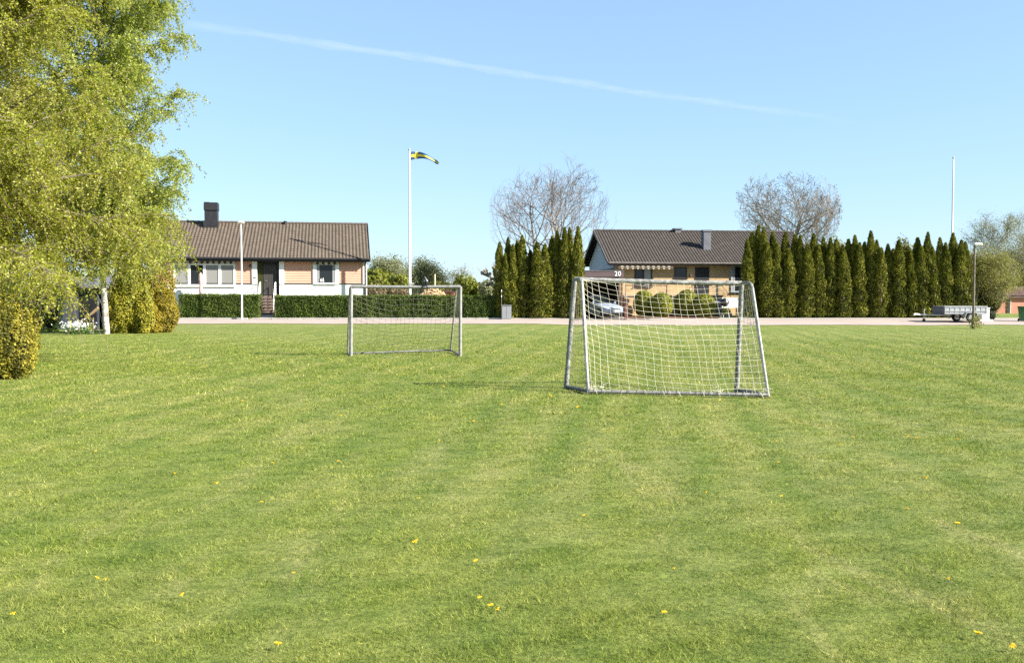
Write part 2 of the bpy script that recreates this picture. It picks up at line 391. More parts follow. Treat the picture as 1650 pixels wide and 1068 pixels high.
# ------------------------------------------------------------------ lawn colour (shared by ground and blades)
def lawn_group():
    g = bpy.data.node_groups.new('lawn_colour', 'ShaderNodeTree')
    g.interface.new_socket('Color', in_out='OUTPUT', socket_type='NodeSocketColor')
    N = g.nodes; K = g.links
    out = N.new('NodeGroupOutput'); geo = N.new('ShaderNodeNewGeometry')
    flat = N.new('ShaderNodeVectorMath'); flat.operation = 'MULTIPLY'; flat.inputs[1].default_value = (1, 1, 0)
    K.new(geo.outputs['Position'], flat.inputs[0])
    def mapping(rot, scl, loc=(0, 0, 0)):
        m = N.new('ShaderNodeMapping'); m.inputs['Rotation'].default_value = (0, 0, R(rot)); m.inputs['Scale'].default_value = scl; m.inputs['Location'].default_value = loc
        K.new(flat.outputs[0], m.inputs['Vector']); return m
    def noise(m, scale, detail, rough, dist=0.):
        n = N.new('ShaderNodeTexNoise'); n.inputs['Scale'].default_value = scale; n.inputs['Detail'].default_value = detail; n.inputs['Roughness'].default_value = rough; n.inputs['Distortion'].default_value = dist
        K.new(m.outputs[0], n.inputs['Vector']); return n.outputs['Fac']
    def ramp(f, stops):
        r = N.new('ShaderNodeValToRGB'); e = r.color_ramp.elements
        e[0].position, e[0].color = stops[0][0], (*stops[0][1], 1)
        e[1].position, e[1].color = stops[-1][0], (*stops[-1][1], 1)
        for p, c in stops[1:-1]:
            x = e.new(p); x.color = (*c, 1)
        K.new(f, r.inputs['Fac']); return r.outputs['Color']
    def mix(f, a, b, mode='MIX'):
        m = N.new('ShaderNodeMix'); m.data_type = 'RGBA'; m.blend_type = mode
        if isinstance(f, float): m.inputs[0].default_value = f
        else: K.new(f, m.inputs[0])
        for s, v in ((6, a), (7, b)):
            if isinstance(v, tuple): m.inputs[s].default_value = (*v, 1)
            else: K.new(v, m.inputs[s])
        return m.outputs[2]
    def mul(f, k):
        m = N.new('ShaderNodeMath'); m.operation = 'MULTIPLY'; m.inputs[1].default_value = k; K.new(f, m.inputs[0]); return m.outputs[0]
    m0 = mapping(0, (1, 1, 1))
    big = noise(mapping(0, (1.5, .7, 1)), .6, 6, .66, .4)
    base = ramp(big, [(.3, (.1, .138, .019)), (.5, (.134, .166, .03)), (.7, (.172, .192, .048))])
    # patches of yellowed, dry lawn
    dry = noise(mapping(8, (1.9, .42, 1)), .8, 7, .7, .5)
    rv = N.new('ShaderNodeValToRGB'); rv.color_ramp.elements[0].position = .52; rv.color_ramp.elements[1].position = .74
    K.new(dry, rv.inputs['Fac'])
    c = mix(mul(rv.outputs[0], .75), base, (.26, .24, .1))
    # lush tufts
    lush = noise(mapping(-6, (1.6, .5, 1), (7, 3, 0)), .7, 7, .7, .6)
    rl = N.new('ShaderNodeValToRGB'); rl.color_ramp.elements[0].position = .55; rl.color_ramp.elements[1].position = .7
    K.new(lush, rl.inputs['Fac'])
    c = mix(mul(rl.outputs[0], .45), c, (.08, .125, .016))
    # mower tracks
    def tracks(rot, scale, amount, seed, a, b):
        wv = N.new('ShaderNodeTexWave'); wv.wave_type = 'BANDS'; wv.bands_direction = 'X'; wv.inputs['Scale'].default_value = scale
        wv.inputs['Distortion'].default_value = 1.0; wv.inputs['Detail'].default_value = 2; wv.inputs['Detail Scale'].default_value = .5
        mm = mapping(rot, (1, 1, 1), (seed, 0, 0)); K.new(mm.outputs[0], wv.inputs['Vector'])
        msk = noise(mapping(0, (1, 1, 1), (seed * 3, 5, 0)), .16, 2, .5)
        rm = N.new('ShaderNodeValToRGB'); rm.color_ramp.elements[0].position = a; rm.color_ramp.elements[1].position = b
        K.new(msk, rm.inputs['Fac'])
        mmul = N.new('ShaderNodeMath'); mmul.operation = 'MULTIPLY'; K.new(wv.outputs['Fac'], mmul.inputs[0]); K.new(rm.outputs[0], mmul.inputs[1])
        return mul(mmul.outputs[0], amount)
    c = mix(tracks(7, .25, .46, 1.3, .28, .42), c, (.082, .125, .02))
    c = mix(tracks(-58, .22, .2, 4.7, .42, .58), c, (.22, .22, .06))
    c = mix(tracks(10, .4, .34, 2.1, .4, .55), c, (.23, .225, .075))
    mid = noise(mapping(0, (1, 1.3, 1), (2, 9, 0)), 3.2, 6, .7, .3)
    c = mix(.8, c, ramp(mid, [(.36, (.62, .72, .54)), (.5, (1, 1, 1)), (.64, (1.3, 1.24, 1.4))]), 'MULTIPLY')
    # fine mottling
    fine = noise(m0, 22, 8, .85)
    rf = ramp(fine, [(.37, (.4, .46, .34)), (.5, (1, 1, 1)), (.63, (1.6, 1.5, 1.75))])
    c = mix(.85, c, rf, 'MULTIPLY')
    K.new(c, out.inputs[0])
    return g
LG = lawn_group()
def lawnmat(name, blade):
    m, nt, b, out = newmat(name)
    g = nt.nodes.new('ShaderNodeGroup'); g.node_tree = LG
    colr = g.outputs[0]
    b.inputs['Roughness'].default_value = .75; b.inputs['Specular IOR Level'].default_value = .2
    if blade:
        at = nt.nodes.new('ShaderNodeAttribute'); at.attribute_name = 'tint'
        r = nt.nodes.new('ShaderNodeValToRGB'); e = r.color_ramp.elements
        e[0].position = 0; e[0].color = (.8, .95, .6, 1); e[1].position = 1; e[1].color = (2.9, 2.5, 3.0, 1)
        x = e.new(.45); x.color = (1.25, 1.3, 1.05, 1)
        x = e.new(.85); x.color = (1.85, 1.72, 1.4, 1)
        nt.links.new(at.outputs['Fac'], r.inputs['Fac'])
        mx = nt.nodes.new('ShaderNodeMix'); mx.data_type = 'RGBA'; mx.blend_type = 'MULTIPLY'; mx.inputs[0].default_value = 1
        nt.links.new(colr, mx.inputs[6]); nt.links.new(r.outputs[0], mx.inputs[7]); colr = mx.outputs[2]
        t = nt.nodes.new('ShaderNodeBsdfTranslucent'); nt.links.new(colr, t.inputs['Color'])
        ms = nt.nodes.new('ShaderNodeMixShader'); ms.inputs[0].default_value = .35
        nt.links.new(b.outputs[0], ms.inputs[1]); nt.links.new(t.outputs[0], ms.inputs[2]); nt.links.new(ms.outputs[0], out.inputs['Surface'])
    else:
        tc = nt.nodes.new('ShaderNodeTexCoord'); n = nt.nodes.new('ShaderNodeTexNoise'); n.inputs['Scale'].default_value = 18; n.inputs['Detail'].default_value = 6; n.inputs['Roughness'].default_value = .8
        nt.links.new(tc.outputs['Object'], n.inputs['Vector'])
        bp = nt.nodes.new('ShaderNodeBump'); bp.inputs['Strength'].default_value = .7; bp.inputs['Distance'].default_value = .04
        nt.links.new(n.outputs['Fac'], bp.inputs['Height']); nt.links.new(bp.outputs[0], b.inputs['Normal'])
    nt.links.new(colr, b.inputs['Base Color'])
    return m
M['lawn'] = lawnmat('lawn', False); M['bladegrass'] = lawnmat('grass_blade', True)
M['road'] = pm('pinkish_road', (.36, .29, .25), (.27, .22, .195), 1.2, .95, .2, detail=8, bscale=40, stretch=(.4, 1, 1))
M['drive'] = pm('driveway_asphalt', (.17, .15, .14), (.12, .11, .1), 2, .95, .2, bscale=40)

# ground sheet
xs = np.concatenate([[-2500, -1200, -500, -200, -110], np.arange(-70, 70.1, 1.0), [110, 200, 500, 1200, 2500]])
ys = np.concatenate([[-60, -20, -5], np.arange(0, 70.1, .5), [75, 85, 110, 160, 300, 700, 1500, 4000]])
XX, YY = np.meshgrid(xs, ys)
ZZ = gz_np(XX, YY)
V = np.stack([XX.ravel(), YY.ravel(), ZZ.ravel()], 1)
nx, ny = len(xs), len(ys)
ii = (np.arange(ny - 1)[:, None] * nx + np.arange(nx - 1)[None, :]).ravel()
tag(rawmesh('ground', V, np.stack([ii, ii + 1, ii + nx + 1, ii + nx], 1), M['lawn'], smooth=True), 'broad mown lawn with faded mower tracks', kind='structure')
def sheet(name, x0, x1, y0f, y1f, dz, mat, step=1., kind='structure', label=None, ny_=6):
    n = max(2, int((x1 - x0) / step) + 1)
    X = np.linspace(x0, x1, n); T = np.linspace(0, 1, ny_)
    VX = np.repeat(X[None], ny_, 0); Y0 = np.array([y0f(x) for x in X]); Y1 = np.array([y1f(x) for x in X])
    VY = Y0[None] + (Y1 - Y0)[None] * T[:, None]
    VZ = gz_np(VX, VY) + dz
    i = (np.arange(ny_ - 1)[:, None] * n + np.arange(n - 1)[None]).ravel()
    return tag(rawmesh(name, np.stack([VX.ravel(), VY.ravel(), VZ.ravel()], 1), np.stack([i, i + 1, i + n + 1, i + n], 1), mat, smooth=True), label, kind=kind)
wob = lambda x: .12 * math.sin(x * .7) + .08 * math.sin(x * 1.9 + 1) + .07 * math.sin(x * 5.3) + .05 * math.sin(x * 11.7 + 2)
sheet('road', -75, 75, lambda x: 57.1 + wob(x), lambda x: 61.9, .02, M['road'], .5, label='narrow pinkish road along the far side of the lawn', ny_=16)
kb = MB()
for x0, x1 in ((-26, -17.62), (-16.0, -.3)):
    n = int((x1 - x0) / 1.0)
    for k in range(n):
        a = x0 + (x1 - x0) * k / n; b_ = x0 + (x1 - x0) * (k + 1) / n - .012
        zz = gz((a + b_) / 2, 62.1)
        kb.box((a, 62.0, zz - .1), (b_, 62.16, zz + .1))
tag(kb.build('kerb', M['kerb'], bevel=.012), 'pale kerb stones in front of the clipped hedge', kind='structure')
sheet('driveway', 3.9, 9.2, lambda x: 61.9, lambda x: 75, .03, M['drive'], .5, label='asphalt driveway leading under the carport', ny_=12)
sheet('pavement', -.2, 45, lambda x: 61.9, lambda x: 63.0, .024, M['concrete'], .5, label='grey paved edge along the road')
sheet('path', -17.5, -16.1, lambda x: 61.9, lambda x: 66.5, .03, M['concrete'], .3, label='paved path to the front steps')

# grass blades: constant density on the picture, so thinning with distance
NB = 900000
u_ = rng.uniform(0, 1, NB)
Db = 3.3 * (56 / 3.3) ** u_
Db = np.where(Db > 20, 20 + (Db - 20) * rng.random(NB) ** .35, Db)
Xb = rng.uniform(-.72, .72, NB) * Db
Zb = gz_np(Xb, Db)
clump = lump_noise(np.stack([Xb, Db, np.zeros(NB)], 1), 3.5, 3)
hh = (.0095 + .013 * rng.random(NB) ** 1.5) * (1 + .7 * np.clip(clump, -.7, 1.3)) * np.clip(Db / 9, 1, 1.7) * np.clip((60 - Db) / 30, .35, 1)
tall = rng.random(NB) < .008 + .05 * (lump_noise(np.stack([Xb, Db, 0 * Xb], 1), 1.1, 8) > .55)
hh[tall] *= 1.9
wd = .0046 * np.clip(Db / 7, .75, 5) * rng.uniform(.6, 1.4, NB)
th = rng.uniform(0, 2 * np.pi, NB)
lean = rng.normal(0, .95, (NB, 2)) * hh[:, None]
dx, dy = np.cos(th) * wd / 2, np.sin(th) * wd / 2
Vb = np.empty((NB, 3, 3), np.float32)
Vb[:, 0] = np.stack([Xb - dx, Db - dy, Zb - .002], 1)
Vb[:, 1] = np.stack([Xb + dx, Db + dy, Zb - .002], 1)
Vb[:, 2] = np.stack([Xb + lean[:, 0], Db + lean[:, 1], Zb + hh], 1)
tb = np.clip(rng.normal(.42, .27, NB) + .16 * clump, 0, 1)
tb[rng.random(NB) < .025] = 1.0
tag(rawmesh('grass', Vb.reshape(-1, 3), np.arange(NB * 3).reshape(-1, 3), M['bladegrass'], tint=tb), 'short mown grass blades of the lawn', kind='stuff')

# ------------------------------------------------------------------ football goals
def netcords(mb, surf, rows, cols, rad, nseg=14, jitter=0., g=random):
    """surf(s,t)->Vector. rows: s values (cords run along t), cols: t values"""
    for s in rows: mb.tube([surf(s, k / nseg) for k in range(nseg + 1)], rad, 3, False)
    for t in cols: mb.tube([surf(k / nseg, t) for k in range(nseg + 1)], rad, 3, False)
def lerp(a, b, t): return a + (b - a) * t
def goal(name, label, FL, FR, BL, BR, FLt, FRt, BLt, BRt, post_r, strut_r, thingloc, near):
    t = thing(name, thingloc, label, 'football goal', group=None)
    W = dict(parent=t, world=True, smooth=True)
    for a, b in ((FL, FLt), (FR, FRt)):
        MB().tube([a - Vector((0, 0, .03)), lerp(a, b, .5), b], post_r, 10).build('post', M['goalpaint'] if near else M['goalgrey'], **W)
    MB().tube([lerp(FLt, FRt, k / 8) + Vector((0, 0, -.012 * math.sin(math.pi * k / 8))) for k in range(9)], post_r * 1.02, 10).build('crossbar', M['goalpaint'] if near else M['goalgrey'], **W)
    for ft, bt, bb in ((FLt, BLt, BL), (FRt, BRt, BR)):
        pts = [ft, lerp(ft, bt, .5)]
        for k in range(6):      # rounded bend
            q = k / 5
            a = lerp(ft, bt, .6); c = lerp(bt, bb, .06)
            pts.append(a * (1 - q) ** 2 + bt * 2 * q * (1 - q) + c * q * q)
        MB().tube(pts, strut_r, 8).build('top_arm', M['goalpaint'] if near else M['goalgrey'], **W)
        MB().tube([lerp(bt, bb, .055), lerp(bt, bb, .5), bb], strut_r, 8).build('rear_strut', M['strut'] if near else M['goalgrey'], **W)
    for f, b in ((FL, BL), (FR, BR)):
        MB().tube([f + Vector((0, 0, .02)), b + Vector((0, 0, .03))], strut_r * 1.1, 8).build('side_ground_bar', M['goaldark'], **W)
    MB().tube([lerp(BL, BR, k / 6) + Vector((0, 0, .03)) for k in range(7)], strut_r * 1.1, 8).build('rear_ground_bar', M['goaldark'] if near else M['goaldark'], **W)
    return t
def gp(px, py, D): return P(px, py, D)
# near goal, seen from behind
n_FL, n_FR, n_BL, n_BR = gp(912, 624, 17.2), gp(1187, 629.5, 17.45), gp(948, 633, 16.15), gp(1238, 639, 16.35)
n_FLt, n_FRt, n_BLt, n_BRt = gp(926, 450, 17.2), gp(1195, 456.5, 17.45), gp(937, 448.5, 16.9), gp(1211, 455, 17.1)
g1 = goal('football_goal', 'weathered white goal with cream net seen from behind before the yellow brick house', n_FL, n_FR, n_BL, n_BR, n_FLt, n_FRt, n_BLt, n_BRt, .046, .03, Vector((n_FL.x, n_FL.y, n_FL.z)), True)
def net_sigma(s, t):
    """height (0 crossbar, 1 ground bar) of net row s at t; rows hang lower in the middle than at the struts"""
    wl = max(0, 1 - t / .6) ** 2; wr = max(0, 1 - (1 - t) / .4) ** 2
    return max(s - .2 * wl - .05 * wr, .07 * s)
def net_point(q, t):
    top = lerp(n_FLt, n_FRt, t) + Vector((0, -.05, -.045)); bot = lerp(n_BL, n_BR, t) + Vector((0, -.03, .05))
    e = lerp(top, bot, q) + Vector((.012 * math.sin(11 * q + 3 * t), -.05 * math.sin(math.pi * q) + .02 * math.sin(9 * t + 5 * q), .008 * math.sin(23 * t + 9 * q)))
    wl = max(0, 1 - t / .5) ** 2.5; wr = max(0, 1 - (1 - t) / .25) ** 2
    if wl > 0: e = lerp(e, lerp(n_BLt, n_BL, q) + Vector((.01, -.02, 0)), wl)
    if wr > 0: e = lerp(e, lerp(n_BRt, n_BR, q) + Vector((0, -.02, 0)), wr)
    return e
nb = MB()
for k in range(1, 25):
    s_ = k / 20.5 + random.uniform(-.004, .004); run = []
    for j in range(31):
        q = net_sigma(s_, j / 30)
        if q <= 1.0: run.append(net_point(q, j / 30))
        elif run: break
    if len(run) > 1: nb.tube(run, .0025, 4, False)
for k in range(24):
    t_ = (k + .4) / 24
    nb.tube([net_point(net_sigma(j / 22, t_) if j < 22 else 1.0, t_ + .004 * math.sin(j * .35 + k)) for j in range(23)], .0025, 4, False)
# loops wound round the rear ground bar
for k in range(22):
    t0 = k / 22 + random.uniform(-.008, .008)
    c = lerp(n_BL, n_BR, t0) + Vector((0, 0, .03))
    slant = random.uniform(-.04, .09)
    nb.tube([c + Vector((slant * (a / 6 - .5), -.055 * math.sin(a / 6 * math.pi) - .005, .055 * math.cos(a / 6 * math.pi))) for a in range(7)], .004, 3, False)
for k in range(26):           # slack heaps at the two corners
    b_, tt = (n_BL, random.uniform(0, .1)) if k < 14 else ((n_BR, -random.uniform(-.02, .06)) if k < 20 else (lerp(n_BL, n_BR, .72), random.uniform(-.02, .03)))
    c = b_ + (n_BR - n_BL) * tt + Vector((random.uniform(-.03, .03), random.uniform(-.05, .3 if k < 14 else .05), .06 + random.uniform(-.02, .07)))
    nb.tube([c + Vector((random.gauss(0, .05), random.gauss(0, .05), random.gauss(0, .03))) for _ in range(4)], .0032, 3, False)
net = nb.build('net', M['net'], g1, world=True)
sb = MB()
def side_surf(ft, fb, bt, bb, out):
    def f(s, t):
        p = lerp(lerp(ft, fb, s), lerp(bt, bb, s), t)
        return p + Vector((out * math.sin(math.pi * t) * math.sin(math.pi * s), 0, -.07 * math.sin(math.pi * t) - .02 * math.sin(7 * s)))
    return f
netcords(sb, side_surf(n_FRt, n_FR, n_BRt, n_BR, .06), [k / 15 for k in range(1, 15)], [k / 6 for k in range(1, 6)], .0042, 14)
sb.build('side_net', M['netgrey'], g1, world=True)
sb = MB(); netcords(sb, side_surf(n_FLt, n_FL, n_BLt, n_BL, -.03), [k / 15 for k in range(1, 15)], [k / 6 for k in range(1, 6)], .0035, 14)
sb.build('side_net', M['netgrey'], g1, world=True)
# far goal, seen from the front
f_FL, f_FR, f_BL, f_BR = gp(565.5, 574, 26.4), gp(741.5, 573.5, 26.4), gp(560, 571, 27.5), gp(726, 565.5, 28.3)
f_FLt, f_FRt, f_BLt, f_BRt = gp(566, 461.8, 26.4), gp(742, 462, 26.4), gp(563.5, 463.5, 26.9), gp(735.5, 463.5, 26.95)
g2 = goal('football_goal', 'smaller looking grey goal facing the camera in front of the long hedge', f_FL, f_FR, f_BL, f_BR, f_FLt, f_FRt, f_BLt, f_BRt, .047, .026, Vector((f_FL.x, f_FL.y, f_FL.z)), False)
def fback(s, t):
    top = lerp(f_FLt, f_FRt, t) + Vector((0, .06, -.05)); bot = lerp(f_BL, f_BR, t) + Vector((0, 0, .04))
    w_ = max(0, 1 - t / .4) ** 2; wr = max(0, 1 - (1 - t) / .25) ** 2
    e = lerp(top, bot, s + .12 * math.sin(math.pi * s) * (1 - w_)) + Vector((.12 * math.sin(math.pi * s), .1 * math.sin(math.pi * s), .02 * math.sin(14 * t)))
    if w_: e = lerp(e, lerp(f_BLt, f_BL, max(.15 * s, (s - .15) / .85)), w_)
    if wr: e = lerp(e, lerp(f_BRt, f_BR, s), wr)
    return e
fb = MB(); netcords(fb, fback, [k / 16 for k in range(1, 16)], [(k + .5) / 24 for k in range(24)], .0034, 20)
fb.build('net', M['netgrey'], g2, world=True)
fs_ = MB(); netcords(fs_, side_surf(f_FRt, f_FR, f_BRt, f_BR, .04), [k / 14 for k in range(1, 14)], [k / 5 for k in range(1, 5)], .004, 10)
fs_.build('side_net', M['netgrey'], g2, world=True)
fs_ = MB(); netcords(fs_, side_surf(f_FLt, f_FL, f_BLt, f_BL, -.03), [k / 14 for k in range(1, 14)], [k / 5 for k in range(1, 5)], .004, 10)
fs_.build('side_net', M['netgrey'], g2, world=True)

# magpie on the far crossbar
mg = P(684.5, 459.8, 26.36)
mt = thing('magpie', mg, 'black and white magpie perched on crossbar of the far goal', 'bird')
import bmesh
def blob(rings, n=10):
    m = MB(); vs = []
    for (x, z, rx, rz_, ry) in rings:
        for k in range(n):
            a = 2 * math.pi * k / n
            vs.append((x + rx * math.cos(a), ry * math.sin(a), z + rz_ * math.cos(a)))
    fs = [(i * n + k, i * n + (k + 1) % n, (i + 1) * n + (k + 1) % n, (i + 1) * n + k) for i in range(len(rings) - 1) for k in range(n)]
    fs += [tuple(range(n - 1, -1, -1)), tuple((len(rings) - 1) * n + k for k in range(n))]
    return m.add(vs, fs)
# upright perched body: head up-left, tail hanging down to the right behind the bar
blob([(-.045, .245, .004, -.01, .004), (-.03, .235, .02, .03, .028), (-.008, .225, .03, .026, .033), (.012, .2, .03, .012, .034), (.02, .17, .044, .006, .044), (.03, .12, .055, .0, .052), (.038, .07, .05, .0, .046), (.04, .03, .032, 0, .032), (.042, .0, .016, 0, .02)]).build('body', M['magblack'], mt, smooth=True)
MB().lathe([(.001, -.05), (.007, -.02), (.013, .0)], 8, (-.055, 0, .228), 'x').build('beak', M['black'], mt, smooth=True)
MB().add([(-.02, -.05, .1), (.0, -.06, .11), (.002, -.056, .145), (-.014, -.045, .16), (-.03, -.025, .135), (-.02, .03, .1)], [(0, 1, 2, 3, 4), (0, 4, 5)]).build('white_belly', M['magwhite'], mt)
blob([(.068, .16, .004, 0, .008), (.075, .125, .012, 0, .02), (.074, .085, .006, 0, .016)]).build('white_shoulder', M['magwhite'], mt, smooth=True)
MB().prism([(.03, .03), (.06, .03), (.115, -.16), (.095, -.17)], -.085, -.07).build('tail', M['magblack'], mt)
for y in (-.02, .02):
    MB().tube([(.02, y, .03), (.01, y, -.01), (.03, y, -.012)], .004, 5).build('leg', M['black'], mt)
MB().prism([(-.005, .06), (.02, .03), (-.06, -.08), (-.1, -.1), (-.115, -.075)], -.085, -.072).build('wing', M['magblack'], mt)

# ------------------------------------------------------------------ houses
class House:
    def __init__(s, name, O, a, label, cat):
        s.t = thing(name, O, label, cat, a); s.O = Vector(O); s.a = a
        s.U = Vector((math.cos(a), math.sin(a), 0)); s.V = Vector((-math.sin(a), math.cos(a), 0))
    def px(s, x, y, v=0.):
        """pixel -> (u,z) on the plane v behind the facade (local z above O.z)"""
        d = ray(x, y); C = Vector((0, 0, CAMZ)); A = s.O + s.V * v
        k = (A - C).dot(s.V) / d.dot(s.V); p = C + d * k
        return (p - A).dot(s.U), p.z - s.O.z
    def rect(s, x0, y0, x1, y1, v=0.):
        xm, ym = (x0 + x1) / 2, (y0 + y1) / 2
        return s.px(x0, ym, v)[0], s.px(xm, y0, v)[1], s.px(x1, ym, v)[0], s.px(xm, y1, v)[1]   # u0, ztop, u1, zbot
def tiled_roof(name, mat, parent, u0, u1, ve, ze, vr, zr, tw=.24, course=.36, amp=.05, seed=1):
    """tiles from the eave (ve,ze) up to the ridge (vr,zr)"""
    sl = math.hypot(vr - ve, zr - ze); dv, dz = (vr - ve) / sl, (zr - ze) / sl
    nv, nz = (-dz, dv) if dv > 0 else (dz, -dv)
    nt_ = int(round((u1 - u0) / tw)); nc = int(round(sl / course)); g = np.random.default_rng(seed)
    prof = np.array([0, .15, .75, 1, .75, .15]) * amp
    nu = nt_ * 6 + 1
    uu = np.linspace(u0, u1, nu); hp = prof[np.arange(nu) % 6]
    V = []; Fc = []; T = []
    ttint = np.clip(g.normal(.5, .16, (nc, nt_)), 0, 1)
    jit = g.normal(0, .004, (nc, nt_ + 1))
    for c in range(nc):
        b0 = sl * c / nc - .02; b1 = sl * (c + 1) / nc
        h0 = .038; h1 = .006
        base = len(V) and sum(len(x) for x in V)
        jj = jit[c][np.minimum(np.arange(nu) // 6, nt_)]
        for bb, hb in ((b0, 0.0), (b0, h0), (b1, h1)):
            H = hb + (hp if hb else hp * 0) + jj
            V.append(np.stack([uu, ve + dv * (bb + jj) + nv * H, ze + dz * (bb + jj) + nz * H], 1))
        i = np.arange(nu - 1)
        for r in (0, 1):
            Fc.append(np.stack([base + r * nu + i, base + r * nu + i + 1, base + (r + 1) * nu + i + 1, base + (r + 1) * nu + i], 1))
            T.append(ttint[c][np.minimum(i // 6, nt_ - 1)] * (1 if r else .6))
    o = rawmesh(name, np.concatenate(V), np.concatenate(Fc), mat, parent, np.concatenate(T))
    return o
def ridge_caps(parent, mat, u0, u1, v, z, rad=.11):
    m = MB(); n = int((u1 - u0) / .4)
    for k in range(n):
        a = u0 + (u1 - u0) * k / n; b_ = u0 + (u1 - u0) * (k + 1) / n + .03
        m.tube([(a, v, z - .02), (b_, v, z + .01 - .02)], [rad, rad * 1.1], 8)
    return m.build('ridge_tiles', mat, parent, smooth=True)
def window(parent, u0, ztop, u1, zbot, v, frame=.07, panes=1, mat=None, glass=None, depth=.1, mull=.06, sill=True, curtains=False, side=0.):
    mat = mat or M['white']; glass = glass or M['glass']
    f = MB(); y0, y1 = v - .05, v + .03
    f.box((u0, y0, zbot), (u0 + frame, y1, ztop)); f.box((u1 - frame, y0, zbot), (u1, y1, ztop))
    f.box((u0 + frame, y0, ztop - frame), (u1 - frame, y1, ztop)); f.box((u0 + frame, y0, zbot), (u1 - frame, y1, zbot + frame))
    wd_ = (u1 - u0 - 2 * frame - mull * (panes - 1)) / panes
    for k in range(1, panes):
        a = u0 + frame + wd_ * k + mull * (k - 1)
        f.box((a, y0, zbot + frame), (a + mull, y1, ztop - frame))
    if side:
        f.box((u0 - side, y0 - .012, zbot - .02), (u0 - .001, y1, ztop + .02)); f.box((u1 + .001, y0 - .012, zbot - .02), (u1 + side, y1, ztop + .02))
    fo = f.build('window', mat, parent)
    for k in range(panes):
        a = u0 + frame + (wd_ + mull) * k
        p = MB().box((a, v - .012, zbot + frame), (a + wd_, v - .004, ztop - frame)).build('pane', glass if not isinstance(glass, (list, tuple)) else glass[k], fo)
    if curtains:
        for a, b_ in ((u0 + frame, u0 + frame + .2), (u1 - frame - .2, u1 - frame)):
            c = MB(); n = 6
            for k in range(n):
                q0 = a + (b_ - a) * k / n; q1 = a + (b_ - a) * (k + 1) / n
                c.box((q0, v - .03 + .008 * (k % 2), zbot + frame), (q1, v - .018 + .008 * (k % 2), ztop - frame))
            c.build('curtain', M['curtain'], fo)
    if sill:
        MB().box((u0 - .04, v - .1, zbot - .05), (u1 + .04, v + .03, zbot - .003)).build('sill', M['white'] if mat is M['white'] else M['dark'], fo)
    return fo
def scallops(name, parent, u0, u1, z0, z1, v, n, m1, m2, vtop=None, band=.0):
    """one hanging strip of cloth with a scalloped hem; stripes alternate between two materials"""
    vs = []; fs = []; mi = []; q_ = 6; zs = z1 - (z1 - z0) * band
    for k in range(n * q_ + 1):
        u = u0 + (u1 - u0) * k / (n * q_); hem = z0 + (z1 - z0) * .45 * (1 - math.sin(math.pi * (k % q_) / q_))
        hem = min(hem, zs - .01)
        row = [(u, v, hem), (u, v, zs), (u, v, z1), (u, (v if vtop is None else vtop) + .001, z1 + (0.012 if vtop is None else (vtop - v) * .42))]
        vs += row
    for k in range(n * q_):
        for r in range(3):
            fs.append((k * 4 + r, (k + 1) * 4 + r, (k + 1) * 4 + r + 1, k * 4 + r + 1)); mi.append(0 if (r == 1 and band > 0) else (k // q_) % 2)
    me = bpy.data.meshes.new(name); me.from_pydata(vs, [], fs); me.materials.append(m1); me.materials.append(m2)
    me.polygons.foreach_set('material_index', mi); o = bpy.data.objects.new(name, me); col.objects.link(o); o.parent = parent
    sd = o.modifiers.new('cloth', 'SOLIDIFY'); sd.thickness = .008
    return o

# --- house A: apricot and white house ------------------------------------------------
aA = R(10.5)
OA = P(587, 477, 68.0); OA.z = 0.0
HA = House('bungalow', OA, aA, 'apricot and white bungalow with brown tiled roof and black chimney behind the hedge', 'house')
tA = HA.t
ULA = HA.px(250, 440)[0]
zpl = .33
zb = HA.px(540, 457.6)[1]           # top of the white base
ze_ = 4.28
zfl = HA.px(430, 476)[1]            # floor level
DA = 9.2
def wallbox(m, u0, u1, z0, z1, v0=0., th=.2): m.box((u0, v0, z0), (u1, v0 + th, z1))
wm = MB()
ud0, ud1 = HA.px(414.2, 450)[0], HA.px(450, 450)[0]
wallbox(wm, ULA, ud0, .2, zb); wallbox(wm, ud1, 0, .2, zb); wallbox(wm, ud0, ud1, .2, zfl - .02)
wm.box((ULA, .2, .2), (ULA + .2, DA, ze_)); wm.box((-.2, .2, .2), (0, DA, ze_)); wm.box((ULA + .2, DA - .2, .2), (-.2, DA, ze_))
wm.box((ULA, .03, zb), (ud0, .2, ze_ + .1)); wm.box((ud1, .03, zb), (0, .2, ze_ + .1))
zrA = 7.22
for u in (ULA, -.2):                     # gable triangles
    wm.prism([(.2, ze_), (DA, ze_), (4.6, zrA - .12)], u + .002, u + .198, 'x')
wm.build('wall', M['whiteplaster'], tA)
def cladding(parent, u0, u1, z0, z1, v=.03, h=.165, mat=None):
    m = MB(); n = max(1, round((z1 - z0) / h)); h = (z1 - z0) / n
    for k in range(n):
        a = z0 + k * h
        m.add([(u0, v - .034, a), (u1, v - .034, a), (u1, v - .012, a + h), (u0, v - .012, a + h), (u0, v, a), (u1, v, a), (u1, v, a + h), (u0, v, a + h)],
              [(0, 1, 2, 3), (4, 7, 6, 5), (0, 4, 5, 1), (1, 5, 6, 2), (2, 6, 7, 3), (3, 7, 4, 0)])
    return m.build('cladding_panel', mat or M['orange'], parent)
ztop = 4.2
for x0, x1 in ((250, 279.5), (379.2, 406), (457.7, 504), (546.5, 584.6)):
    cladding(tA, HA.px(x0, 440)[0], HA.px(x1, 440)[0], zb + .05, ztop)
MB().box((ULA, -.06, zb), (ud0 - .3, .03, zb + .045)).build('drip_board', M['dark'], tA)
MB().box((ud1 + .34, -.06, zb), (-.12, .03, zb + .045)).build('drip_board', M['dark'], tA)
